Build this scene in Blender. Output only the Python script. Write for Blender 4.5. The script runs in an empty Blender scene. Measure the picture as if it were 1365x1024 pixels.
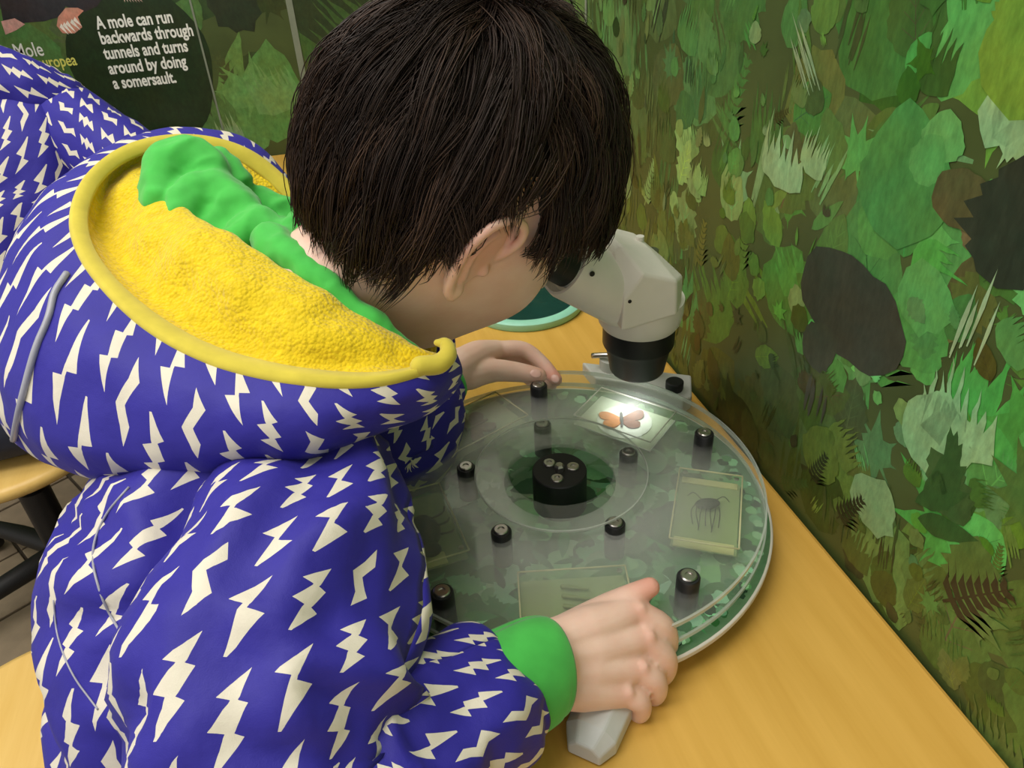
import bpy, bmesh, math, random
import numpy as np
from math import sin, cos, pi, radians, sqrt, atan2, exp
from mathutils import Vector, Matrix, noise

# ------------------------------------------------------------------ camera
ZT = 0.58                                   # table top height
FPX, CX, CY = 1025.0, 682.5, 512.0          # focal length in pixels of the 1365 x 1024 frame
PITCH, ROLL, YAW = radians(34), radians(3.3), radians(13.5)
CAM = np.array([0, 0, ZT + 0.48])
_h = np.array([sin(YAW), cos(YAW), 0]); _r = np.array([cos(YAW), -sin(YAW), 0]); _z = np.array([0, 0, 1.0])
CF = _h * cos(PITCH) - _z * sin(PITCH); _u = _h * sin(PITCH) + _z * cos(PITCH)
CXA = cos(ROLL) * _r - sin(ROLL) * _u; CUA = sin(ROLL) * _r + cos(ROLL) * _u
sc = bpy.context.scene
col = sc.collection
cam = bpy.data.cameras.new('camera'); cam.sensor_fit = 'HORIZONTAL'; cam.sensor_width = 36
cam.lens = 36 * FPX / 1365; cam.clip_start = 0.02
camo = bpy.data.objects.new('camera', cam); col.objects.link(camo)
M4 = Matrix.Identity(4)
for i in range(3):
    M4[i][0], M4[i][1], M4[i][2], M4[i][3] = CXA[i], CUA[i], -CF[i], CAM[i]
camo.matrix_world = M4
sc.camera = camo
# ------------------------------------------------------------------ light and exposure
vs = sc.view_settings
vs.view_transform = 'Standard'; vs.look = 'None'; vs.gamma = 1; vs.use_curve_mapping = False
vs.exposure = 0.0
sc.cycles.transparent_max_bounces = 32
wd = bpy.data.worlds.new('world'); sc.world = wd; wd.use_nodes = True
wd.node_tree.nodes['Background'].inputs[0].default_value = (1.0, 0.97, 0.92, 1)
wd.node_tree.nodes['Background'].inputs[1].default_value = 0.72
def area(name, loc, size, power, color=(1, 0.97, 0.92), target=None):
    l = bpy.data.lights.new(name, 'AREA'); l.shape = 'RECTANGLE'; l.size, l.size_y = size; l.energy = power; l.color = color
    o = bpy.data.objects.new(name, l); o.location = loc; col.objects.link(o)
    if target is not None:
        o.rotation_euler = (Vector(target) - Vector(loc)).to_track_quat('-Z', 'Y').to_euler()
    return o
area('ceiling_lamp_light', (-0.55, 0.15, 2.52), (1.2, 0.6), 18)
area('ceiling_lamp_light', (-0.55, 1.0, 2.52), (1.2, 0.6), 14)
area('ceiling_lamp_light', (-1.6, 0.3, 2.52), (1.2, 0.6), 15)

# ------------------------------------------------------------------ helpers
def ray(px, py): return CF + CXA * ((px - CX) / FPX) + CUA * ((CY - py) / FPX)
def P(px, py, d): return CAM + ray(px, py) * d
def onz(px, py, z): v = ray(px, py); return CAM + v * ((z - CAM[2]) / v[2])
def onx(px, py, x): v = ray(px, py); return CAM + v * (x / v[0])
def ony(px, py, y): v = ray(px, py); return CAM + v * (y / v[1])
def lin(c):
    return tuple(((v / 255) / 12.92 if v / 255 <= 0.04045 else ((v / 255 + 0.055) / 1.055) ** 2.4) for v in c)
def setp(o, label=None, cat=None, group=None, kind=None):
    if label: o['label'] = label
    if cat: o['category'] = cat
    if group: o['group'] = group
    if kind: o['kind'] = kind
    return o
def link(o, parent=None):
    col.objects.link(o)
    if parent is not None:
        o.parent = parent
    return o
def empty(name, loc=(0, 0, 0)):
    o = bpy.data.objects.new(name, None); o.location = loc; o.empty_display_size = .05
    return link(o)
def mesh(name, verts, faces, mat=None, parent=None, smooth=True, uv=None, local=True):
    """one mesh object; verts are in the parent's space when local, else in world space under an unrotated parent"""
    me = bpy.data.meshes.new(name)
    v = np.asarray(verts, float)
    if parent is not None and not local:
        q = parent; off = np.zeros(3)
        while q is not None:
            off += np.array(q.location); q = q.parent
        v = v - off
    me.from_pydata([tuple(p) for p in v], [], [tuple(int(i) for i in f) for f in faces])
    if uv is not None:
        ul = me.uv_layers.new(name='UVMap')
        idx = np.zeros(len(me.loops), dtype=np.int32); me.loops.foreach_get('vertex_index', idx)
        ul.data.foreach_set('uv', np.asarray(uv, float)[idx].ravel())
    if smooth:
        me.polygons.foreach_set('use_smooth', [True] * len(me.polygons))
    if mat: me.materials.append(mat)
    me.update()
    return link(bpy.data.objects.new(name, me), parent)
class MB:
    """collects shapes into one mesh"""
    def __init__(s): s.v = []; s.f = []
    def add(s, v, f):
        o = len(s.v); s.v += [tuple(p) for p in v]; s.f += [tuple(i + o for i in q) for q in f]; return s
    def box(s, c, d, rz=0):
        c = np.array(c, float); x, y, z = np.array(d, float) / 2
        v = np.array([[i * x, j * y, k * z] for k in (-1, 1) for j in (-1, 1) for i in (-1, 1)])
        R = np.array([[cos(rz), -sin(rz), 0], [sin(rz), cos(rz), 0], [0, 0, 1]])
        return s.add(v @ R.T + c, [(0, 2, 3, 1), (4, 5, 7, 6), (0, 1, 5, 4), (2, 6, 7, 3), (0, 4, 6, 2), (1, 3, 7, 5)])
    def lathe(s, prof, c=(0, 0, 0), n=48, axis=(0, 0, 1), closed=False):
        """profile of (radius, height) turned about the axis through c"""
        a = Vector(axis).normalized(); q = Vector((0, 0, 1)).rotation_difference(a).to_matrix()
        q = np.array(q); v = []; f = []
        for r, z in prof:
            for k in range(n):
                t = 2 * pi * k / n; v.append(q @ np.array([r * cos(t), r * sin(t), z]) + np.array(c, float))
        m = len(prof)
        for i in range(m if closed else m - 1):
            for k in range(n):
                j = (i + 1) % m
                f.append((i * n + k, i * n + (k + 1) % n, j * n + (k + 1) % n, j * n + k))
        if not closed:
            f.append(tuple(range(n))[::-1]); f.append(tuple(range((m - 1) * n, m * n)))
        return s.add(v, f)
    def tube(s, pts, rad, n=12, flat=None, caps=True):
        """swept tube through pts with a radius per point; flat=(vector, factor) squashes the section along a vector"""
        pts = np.asarray(pts, float); rad = np.broadcast_to(np.asarray(rad, float), (len(pts),))
        T = np.gradient(pts, axis=0); T /= np.linalg.norm(T, axis=1)[:, None] + 1e-12
        ref = np.array([0, 0, 1.0]) if abs(T[0][2]) < .9 else np.array([1.0, 0, 0])
        v = []; f = []; B = np.cross(T[0], ref); B /= np.linalg.norm(B)
        for i, p in enumerate(pts):
            B = B - T[i] * (B @ T[i]); B /= np.linalg.norm(B); N = np.cross(B, T[i])
            for k in range(n):
                t = 2 * pi * k / n; o = (B * cos(t) + N * sin(t)) * rad[i]
                if flat is not None:
                    d = np.array(flat[0], float); d /= np.linalg.norm(d); o = o - d * (o @ d) * (1 - flat[1])
                v.append(p + o)
        m = len(pts)
        for i in range(m - 1):
            for k in range(n):
                f.append((i * n + k, i * n + (k + 1) % n, (i + 1) * n + (k + 1) % n, (i + 1) * n + k))
        if caps:
            f.append(tuple(range(n))[::-1]); f.append(tuple(range((m - 1) * n, m * n)))
        return s.add(v, f)
    def capsule(s, pts, rad, n=12, **k):
        """tube with rounded ends"""
        pts = spline(pts, 6); m = len(pts); rad = np.interp(np.linspace(0, 1, m), np.linspace(0, 1, len(rad)), rad)
        t0 = (pts[0] - pts[1]); t0 /= np.linalg.norm(t0); t1 = (pts[-1] - pts[-2]); t1 /= np.linalg.norm(t1)
        a = [(cos(x), sin(x)) for x in np.linspace(pi / 2 * .97, 0, 5)[:-1]]
        p = [pts[0] + t0 * rad[0] * y for x, y in a] + list(pts) + [pts[-1] + t1 * rad[-1] * y for x, y in a[::-1]]
        r = [rad[0] * x for x, y in a] + list(rad) + [rad[-1] * x for x, y in a[::-1]]
        return s.tube(p, r, n, **k)
    def ell(s, c, axes, n=20, m=14):
        """ellipsoid with three axis vectors"""
        A = np.array(axes, float); v = []; f = []
        for i in range(m + 1):
            th = pi * (i + 1e-3) / (m + 2e-3)
            for k in range(n):
                ph = 2 * pi * k / n
                v.append(np.array(c) + A[0] * sin(th) * cos(ph) + A[1] * sin(th) * sin(ph) + A[2] * cos(th))
        for i in range(m):
            for k in range(n):
                f.append((i * n + k, i * n + (k + 1) % n, (i + 1) * n + (k + 1) % n, (i + 1) * n + k))
        f.append(tuple(range(n))[::-1]); f.append(tuple(range(m * n, (m + 1) * n)))
        return s.add(v, f)
    def prism(s, poly, z0, z1):
        n = len(poly)
        v = [(x, y, z0) for x, y in poly] + [(x, y, z1) for x, y in poly]
        return s.add(v, [tuple(range(n))[::-1], tuple(range(n, 2 * n))] + [(i, (i + 1) % n, n + (i + 1) % n, n + i) for i in range(n)])
    def build(s, name, mat=None, parent=None, smooth=True, local=False, bevel=0, auto=None):
        o = mesh(name, s.v, s.f, mat, parent, smooth, None, local)
        bm = bmesh.new(); bm.from_mesh(o.data); bmesh.ops.recalc_face_normals(bm, faces=bm.faces); bm.to_mesh(o.data); bm.free()
        if auto: sharp(o, auto)
        if bevel:
            b = o.modifiers.new('bevel', 'BEVEL'); b.width = bevel; b.segments = 2; b.limit_method = 'ANGLE'; b.angle_limit = radians(35)
            sharp(o, 40) if not auto else None
        return o
def sharp(o, deg):
    bm = bmesh.new(); bm.from_mesh(o.data)
    for e in bm.edges:
        e.smooth = not (len(e.link_faces) == 2 and e.calc_face_angle(0) > radians(deg))
    bm.to_mesh(o.data); bm.free()
def spline(pts, k=6, closed=False):
    """Catmull-Rom through pts (n, d), k samples for each span"""
    p = np.asarray(pts, float); n = len(p)
    q = np.vstack([p[-1], p, p[0], p[1]]) if closed else np.vstack([2 * p[0] - p[1], p, 2 * p[-1] - p[-2]])
    out = []
    for i in range(n if closed else n - 1):
        a, b, c, d = q[i], q[i + 1], q[i + 2], q[i + 3]
        for t in np.arange(k) / k:
            out.append(.5 * ((2 * b) + (-a + c) * t + (2 * a - 5 * b + 4 * c - d) * t * t + (-a + 3 * b - 3 * c + d) * t ** 3))
    if not closed: out.append(p[-1])
    return np.array(out)
def gridspline(G, ku, kv, cu=False):
    """smooth a (rows, cols, 3) grid: kv samples between rows, ku along the rows"""
    A = np.array([spline(r, ku, cu) for r in np.asarray(G, float)])
    return np.array([spline(A[:, j], kv) for j in range(A.shape[1])]).transpose(1, 0, 2)
def gridnormals(G, cu=False):
    du = (np.roll(G, -1, 1) - np.roll(G, 1, 1)) if cu else np.gradient(G, axis=1)
    dv = np.gradient(G, axis=0); n = np.cross(du, dv)
    return n / (np.linalg.norm(n, axis=2)[..., None] + 1e-12)
def gridmesh(name, G, mat, parent, cu=False, thick=0, uvoff=(0, 0), uvscale=1):
    m, n = G.shape[:2]
    if cu:
        G = np.concatenate([G, G[:, :1]], 1); n += 1
    du = np.linalg.norm(np.diff(G, axis=1), axis=2).mean(0); dv = np.linalg.norm(np.diff(G, axis=0), axis=2).mean(1)
    U = np.concatenate([[0], np.cumsum(du)]); V = np.concatenate([[0], np.cumsum(dv)])
    uv = np.stack(np.meshgrid(U, V), -1).reshape(-1, 2) * np.array(uvscale) + np.array(uvoff)
    f = [(i * n + j, i * n + j + 1, (i + 1) * n + j + 1, (i + 1) * n + j) for i in range(m - 1) for j in range(n - 1)]
    o = mesh(name, G.reshape(-1, 3), f, mat, parent, True, uv, False)
    if thick:
        s = o.modifiers.new('cloth thickness', 'SOLIDIFY'); s.thickness = thick; s.offset = 0
    return o
def fbm(p, s=1, o=3):
    return noise.fractal(Vector((p[0] * s, p[1] * s, p[2] * s)), 1.0, 2.0, o)
def remesh(mb, name, voxel, mat, parent=None, smooth=3):
    """fuse overlapping closed shapes into one continuous skin"""
    o = mb.build(name, mat, parent)
    r = o.modifiers.new('fuse', 'REMESH'); r.mode = 'VOXEL'; r.voxel_size = voxel; r.use_smooth_shade = True
    if smooth:
        s = o.modifiers.new('soften', 'SMOOTH'); s.factor = .5; s.iterations = smooth
    dg = bpy.context.evaluated_depsgraph_get()
    me = bpy.data.meshes.new_from_object(o.evaluated_get(dg)); o.modifiers.clear()
    old = o.data; o.data = me; bpy.data.meshes.remove(old); me.name = name
    me.polygons.foreach_set('use_smooth', [True] * len(me.polygons))
    if not me.materials: me.materials.append(mat)
    return o

# ------------------------------------------------------------------ materials
class NT:
    def __init__(s, name):
        s.m = bpy.data.materials.new(name); s.m.use_nodes = True; s.t = s.m.node_tree; s.t.nodes.clear()
        s.out = s.n('ShaderNodeOutputMaterial')
    def n(s, kind, inp=None, **k):
        x = s.t.nodes.new(kind)
        for a, b in k.items(): setattr(x, a, b)
        for a, b in (inp or {}).items(): s.put(x.inputs[a], b)
        return x
    def put(s, sock, b):
        if isinstance(b, bpy.types.NodeSocket): s.t.links.new(b, sock)
        elif isinstance(b, bpy.types.Node): s.t.links.new(b.outputs[0], sock)
        else:
            if sock.type == 'RGBA' and len(b) == 3: b = (*b, 1)
            sock.default_value = b
    def math(s, op, a, b=0, c=None):
        x = s.n('ShaderNodeMath', operation=op); s.put(x.inputs[0], a); s.put(x.inputs[1], b)
        if c is not None: s.put(x.inputs[2], c)
        return x.outputs[0]
    def mix(s, f, a, b, blend='MIX'):
        x = s.n('ShaderNodeMix', data_type='RGBA', blend_type=blend)
        s.put(x.inputs[0], f); s.put(x.inputs[6], a); s.put(x.inputs[7], b)
        return x.outputs[2]
    def ramp(s, f, stops, interp='LINEAR'):
        x = s.n('ShaderNodeValToRGB'); x.color_ramp.interpolation = interp
        e = x.color_ramp.elements
        e.remove(e[1]); e[0].position = stops[0][0]
        for i, (p, c) in enumerate(stops):
            x2 = e[0] if i == 0 else e.new(p)
            x2.color = (*c, 1)
        s.put(x.inputs[0], f); return x.outputs[0]
    def coord(s, kind='Object'): return s.n('ShaderNodeTexCoord').outputs[kind]
    def noise(s, scale, detail=3, vec=None, rough=.5):
        x = s.n('ShaderNodeTexNoise', {'Scale': scale, 'Detail': detail, 'Roughness': rough})
        s.put(x.inputs['Vector'], vec if vec is not None else s.coord()); return x.outputs[0]
    def bump(s, h, strength=.3, dist=.001):
        return s.n('ShaderNodeBump', {'Height': h, 'Strength': strength, 'Distance': dist}).outputs[0]
    def bsdf(s, **k):
        names = {'base': 'Base Color', 'rough': 'Roughness', 'metal': 'Metallic', 'spec': 'Specular IOR Level', 'normal': 'Normal', 'sss': 'Subsurface Weight',
                 'sssr': 'Subsurface Radius', 'ssss': 'Subsurface Scale', 'alpha': 'Alpha', 'sheen': 'Sheen Weight', 'coat': 'Coat Weight'}
        x = s.n('ShaderNodeBsdfPrincipled', {names[a]: b for a, b in k.items()})
        return x.outputs[0]
    def done(s, sh): s.t.links.new(sh, s.out.inputs[0]); return s.m
def plain(name, rgb, rough=.5, var=.08, scale=40, metal=0, spec=.5, bump=0, bscale=300):
    t = NT(name); c = lin(rgb)
    f = t.noise(scale)
    a = tuple(v * (1 - var) for v in c); b = tuple(min(1, v * (1 + var)) for v in c)
    k = dict(base=t.ramp(f, [(.3, a), (.7, b)]), rough=rough, metal=metal, spec=spec)
    if bump: k['normal'] = t.bump(t.noise(bscale), bump)
    return t.done(t.bsdf(**k))
def clear(name, tint=(1, 1, 1), haze=.1, hazecol=(.8, .85, .8), rough=.04, ior=1.49, spots=0):
    """thin clear plastic: see-through, fresnel gloss and a little milky haze mixed into the colour"""
    t = NT(name)
    tr = t.n('ShaderNodeBsdfTransparent', {'Color': (*tint, 1)}); gl = t.n('ShaderNodeBsdfGlossy', {'Roughness': rough})
    di = t.n('ShaderNodeBsdfDiffuse', {'Color': (*hazecol, 1)})
    f = haze
    if spots:          # reflection of the pale wall painted as milky haze, denser toward the middle
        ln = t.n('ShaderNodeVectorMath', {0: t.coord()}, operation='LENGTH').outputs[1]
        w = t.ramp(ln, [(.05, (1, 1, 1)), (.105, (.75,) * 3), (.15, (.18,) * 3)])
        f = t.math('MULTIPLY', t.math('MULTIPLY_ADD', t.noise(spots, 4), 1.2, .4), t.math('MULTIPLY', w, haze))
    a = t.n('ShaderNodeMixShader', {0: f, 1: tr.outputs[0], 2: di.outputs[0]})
    fc = t.n('ShaderNodeLayerWeight', {'Blend': .5}).outputs[1]
    fr = t.math('MULTIPLY_ADD', t.math('POWER', fc, 4.0), .9, .032)
    b = t.n('ShaderNodeMixShader', {0: fr, 1: a.outputs[0], 2: gl.outputs[0]})
    return t.done(b.outputs[0])
def bolt_cloth(name, base=(47, 40, 154), cw=.0208, ch=.0335, seed=0.0):
    """cobalt cloth printed all over with cream lightning bolts, laid out in the cloth's own UV metres"""
    t = NT(name)
    uv = t.n('ShaderNodeSeparateXYZ', {0: t.coord('UV')})
    x = t.math('DIVIDE', uv.outputs[0], cw); ci = t.math('FLOOR', x)
    fx = t.math('SUBTRACT', 1, t.math('SUBTRACT', x, ci))
    st = t.math('MULTIPLY', t.math('FLOORED_MODULO', ci, 2), .5)
    wob = t.n('ShaderNodeTexWhiteNoise', {'W': t.math('ADD', ci, seed)}, noise_dimensions='1D').outputs[0]
    y = t.math('ADD', t.math('ADD', t.math('DIVIDE', uv.outputs[1], ch), st), t.math('MULTIPLY', wob, .22))
    ri = t.math('FLOOR', y); fy = t.math('SUBTRACT', y, ri)
    cell = t.n('ShaderNodeCombineXYZ', {0: ci, 1: ri, 2: seed})
    rn = t.n('ShaderNodeTexWhiteNoise', {'Vector': cell.outputs[0]}, noise_dimensions='3D')
    sep = t.n('ShaderNodeSeparateColor', {0: rn.outputs[1]})
    sx = t.math('SUBTRACT', fx, t.math('MULTIPLY', t.math('SUBTRACT', sep.outputs[0], .5), .12))
    fy2 = t.math('DIVIDE', t.math('SUBTRACT', fy, .05), .9)
    A = t.ramp(fy2, [(0, (.24, .24, 0)), (.42, (.43, .84, 0)), (.45, (.45, .56, 0)), (.50, (.46, .58, 0)), (.53, (.15, .59, 0)), (1, (.68, .74, 0))])
    B = t.ramp(fy2, [(0, (.22, .22, 0)), (.30, (.35, .74, 0)), (.33, (.38, .50, 0)), (.36, (.20, .52, 0)), (.60, (.39, .82, 0)), (.63, (.42, .57, 0)), (.67, (.26, .60, 0)), (1, (.68, .74, 0))])
    C = t.ramp(fy2, [(0, (.34, .34, 0)), (.25, (.26, .54, 0)), (.47, (.48, .78, 0)), (.74, (.23, .57, 0)), (1, (.62, .62, 0))])
    m1 = t.mix(t.math('GREATER_THAN', sep.outputs[1], .42), A, B); m2 = t.mix(t.math('GREATER_THAN', sep.outputs[1], .80), m1, C)
    lr = t.n('ShaderNodeSeparateColor', {0: m2})
    inside = t.math('MULTIPLY', t.math('GREATER_THAN', sx, lr.outputs[0]), t.math('LESS_THAN', sx, lr.outputs[1]))
    inside = t.math('MULTIPLY', inside, t.math('MULTIPLY', t.math('GREATER_THAN', fy2, 0), t.math('LESS_THAN', fy2, 1)))
    c = t.mix(inside, lin(base), lin((232, 224, 205)))
    c2 = t.mix(t.math('MULTIPLY', t.noise(60), .18), c, (0, 0, 0))
    wv = t.noise(1500, 1); 
    h = t.math('ADD', t.math('MULTIPLY', t.noise(45, 3), 1.0), t.math('MULTIPLY', wv, .08))
    return t.done(t.bsdf(base=c2, rough=.62, spec=.35, normal=t.bump(h, .3, .004), sheen=.04))
def fleece(name, rgb, scale=420):
    t = NT(name); c = lin(rgb)
    v = t.n('ShaderNodeTexVoronoi', {'Scale': scale, 'Vector': t.coord()}).outputs[0]
    n = t.noise(scale * .6, 3)
    h = t.math('SUBTRACT', n, t.math('MULTIPLY', v, .8))
    b = t.ramp(t.noise(scale * .45, 2), [(.25, tuple(x * .82 for x in c)), (.75, tuple(min(1, x * 1.08) for x in c))])
    return t.done(t.bsdf(base=b, rough=.95, spec=.1, normal=t.bump(h, .55, .0022), sheen=.3))
def jersey(name, rgb):
    t = NT(name); c = lin(rgb)
    w = t.n('ShaderNodeTexWave', {'Scale': 900, 'Distortion': .5, 'Vector': t.coord()}).outputs[1]
    b = t.ramp(t.noise(70, 3), [(.3, tuple(x * .88 for x in c)), (.7, tuple(x * 1.05 for x in c))])
    return t.done(t.bsdf(base=b, rough=.85, spec=.2, normal=t.bump(w, .12, .0006), sheen=.25))
def skin_mat():
    t = NT('skin')
    c = t.ramp(t.noise(55, 4), [(.3, lin((238, 196, 176))), (.7, lin((245, 209, 190)))])
    at = t.n('ShaderNodeAttribute', attribute_name='blush').outputs[2]
    c = t.mix(at, c, lin((232, 150, 130)))
    b = t.bump(t.noise(700, 3), .12, .0006)
    return t.done(t.bsdf(base=c, rough=.48, spec=.4, normal=b, sss=.18, sssr=(1, .35, .2), ssss=.006))
def hair_mat():
    t = NT('hair')
    at = t.n('ShaderNodeAttribute', attribute_name='shade').outputs[2]
    c = t.ramp(at, [(0, lin((28, 19, 15))), (.6, lin((50, 36, 28))), (1, lin((84, 62, 48)))])
    return t.done(t.bsdf(base=c, rough=.5, spec=.3))
def wood_mat(name, a, b, rough=.35):
    t = NT(name)
    mp = t.n('ShaderNodeMapping', {'Vector': t.coord(), 'Scale': (1, .07, 1)})
    f = t.noise(55, 5, mp.outputs[0], .6); g = t.noise(7, 3)
    c = t.mix(t.math('MULTIPLY', g, .6), t.ramp(f, [(.35, lin(a)), (.65, lin(b))]), lin(tuple((x + y) / 2 for x, y in zip(a, b))))
    return t.done(t.bsdf(base=c, rough=rough, spec=.4, normal=t.bump(f, .03, .0006)))
def attr_mat(name, rough=.4, var=.14, spec=.4, scale=60):
    """printed colour with the sponge-like mottling of leaf prints"""
    t = NT(name)
    c = t.n('ShaderNodeVertexColor', layer_name='print').outputs[0]
    mp = t.n('ShaderNodeMapping', {'Vector': t.coord(), 'Scale': (1, 1.6, .6)})
    f = t.noise(scale, 6, mp.outputs[0], .7); f2 = t.noise(scale * .3, 5, None, .6); f3 = t.noise(scale * 2.6, 3, mp.outputs[0], .6)
    k = t.ramp(f, [(.30, (1 - var,) * 3), (.5, (1, 1, 1)), (.70, (1 + var,) * 3)])
    h = t.ramp(f2, [(.32, (1.12, .96, .86)), (.5, (1, 1, 1)), (.68, (.86, 1.06, 1.05))])
    k3 = t.ramp(f3, [(.35, (1 - var * .5,) * 3), (.65, (1 + var * .5,) * 3)])
    x = t.mix(1, t.mix(1, t.mix(1, c, k, 'MULTIPLY'), h, 'MULTIPLY'), k3, 'MULTIPLY')
    return t.done(t.bsdf(base=x, rough=rough, spec=spec))
MAT = dict(
    table=wood_mat('table_laminate', (205, 158, 68), (222, 176, 86)),
    stoolwood=wood_mat('stool_wood', (222, 180, 96), (234, 196, 116)),
    edge=plain('table_edge', (170, 125, 55)),
    black=plain('black_plastic', (26, 26, 28), .42), blackmat=plain('black_rubber', (18, 18, 19), .55), steel=plain('steel', (190, 186, 180), .28, metal=1),
    white=plain('white_plastic', (236, 231, 220), .4, .03), greypl=plain('grey_plastic', (206, 207, 206), .5, .05, bump=.05), basegrey=plain('grey_enamel', (196, 198, 190), .4, .04),
    mint=plain('mint_plastic', (150, 214, 186), .4), darkgreen=plain('dark_green_glass', (22, 62, 56), .15),
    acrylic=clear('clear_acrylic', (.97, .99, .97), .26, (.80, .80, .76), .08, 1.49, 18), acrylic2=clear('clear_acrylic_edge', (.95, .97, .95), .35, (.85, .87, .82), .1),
    resin=clear('clear_resin_block', (.94, .97, .88), .05, (.80, .86, .66), .05, 1.5), rim=plain('white_edge', (222, 214, 202), .5),
    lightbox=plain('white_card', (236, 236, 240), .6, .02), orange=plain('orange_wing', (226, 130, 44), .7, .2, 300), rust=plain('rust_wing', (128, 62, 30), .7, .25, 300),
    backing=clear('pale_backing', (.9, .95, .8), .34, (.80, .84, .58), .2, 1.4), bug=plain('insect_black', (28, 24, 22), .5), moth=plain('moth_brown', (104, 74, 52), .8, .25, 300), cream=plain('cream_label', (226, 216, 168), .6),
    skin=skin_mat(), hair=hair_mat(), nail=plain('nail', (236, 190, 176), .3, .03),
    jacket=bolt_cloth('blue_bolt_cloth'), jacket_far=bolt_cloth('blue_bolt_cloth_far', seed=7.0), hoodcloth=bolt_cloth('blue_bolt_hood', cw=.0225, ch=.048, seed=3.0),
    fleece=fleece('yellow_fleece', (232, 200, 32)), binding=jersey('yellow_binding', (214, 196, 72)), green=jersey('green_jersey', (76, 190, 80)),
    piping=plain('grey_piping', (160, 160, 172), .35), trousers=plain('dark_denim', (40, 44, 60), .9, .1), shoe=plain('dark_shoe', (38, 36, 36), .6), eye=plain('eye_white', (232, 228, 222), .2), iris=plain('iris_brown', (60, 38, 24), .2),
    mural=attr_mat('printed_leaves', .38, .22, .4, 70), wallgreen=plain('printed_green', (70, 84, 42), .4, .2, 14), wallwhite=plain('wall_paint', (222, 220, 212), .8, .03),
    ceiling=plain('ceiling_paint', (235, 233, 228), .9, .02), joint=plain('floor_joint', (70, 60, 48), .9), text=plain('white_print', (240, 240, 232), .4, .02), textyellow=plain('yellow_print', (226, 222, 110), .4, .02),
    seam=plain('panel_seam', (128, 136, 118), .5, .1), print=attr_mat('printed_base', .35, .1),
)
# ------------------------------------------------------------------ room shell
WX, WY = 0.353, 1.69                        # right wall plane x, back wall plane y
def plane_box(name, lo, hi, mat, parent=None):
    lo, hi = np.array(lo), np.array(hi)
    return MB().box((lo + hi) / 2, hi - lo).build(name, mat, parent, smooth=False)
floor = setp(plane_box('floor', (-2.6, -1.6, -.05), (WX + .1, WY + .1, -.006), MAT['joint']), kind='structure')
ta = radians(32); tl = .155
tm = None; tilemats = [plain('floor_tile_%d' % i, c, .75, .12, 30) for i, c in enumerate([(132, 116, 94), (120, 104, 84), (142, 126, 102)])]
rnd = random.Random(4)
def make_tile():
    b = MB(); h = tl / 2 - .003
    b.prism([(-h, -h), (h, -h), (h, h), (-h, h)], -.008, 0)
    return b
tiles = [make_tile().build('floor_tile', m, None, False, bevel=.0015) for m in tilemats]
for t_ in tiles: t_.parent = floor
cnt = 0
for i in range(-14, 15):
    for j in range(-14, 15):
        x = -.85 + (i * cos(ta) - j * sin(ta)) * tl; y = 1.1 + (i * sin(ta) + j * cos(ta)) * tl
        if -1.35 < x < -.02 and .35 < y < 1.6:
            k = rnd.randrange(3)
            o = tiles[k].copy(); col.objects.link(o); o.parent = floor
            o.location = (x, y, rnd.uniform(-.0006, .0006)); o.rotation_euler = (0, 0, ta); cnt += 1
for t_ in tiles: bpy.data.objects.remove(t_)
wr = setp(plane_box('wall_right', (WX, -1.6, 0), (WX + .08, WY + .08, 2.6), MAT['wallwhite']), kind='structure')
wb = setp(plane_box('wall_back', (-2.6, WY, 0), (WX + .08, WY + .08, 2.6), MAT['wallwhite']), kind='structure')
setp(plane_box('ceiling', (-2.6, -1.6, 2.6), (WX + .08, WY + .08, 2.66), MAT['ceiling']), kind='structure')
# mural boards on both walls
BT = .0025
mr = plane_box('mural_board', (WX - BT, -1.0, ZT - .03), (WX, WY, 1.62), MAT['wallgreen'], wr)
mbk = plane_box('mural_board', (-1.9, WY - BT, .0), (WX - BT, WY, 1.62), MAT['wallgreen'], wb)

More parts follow.
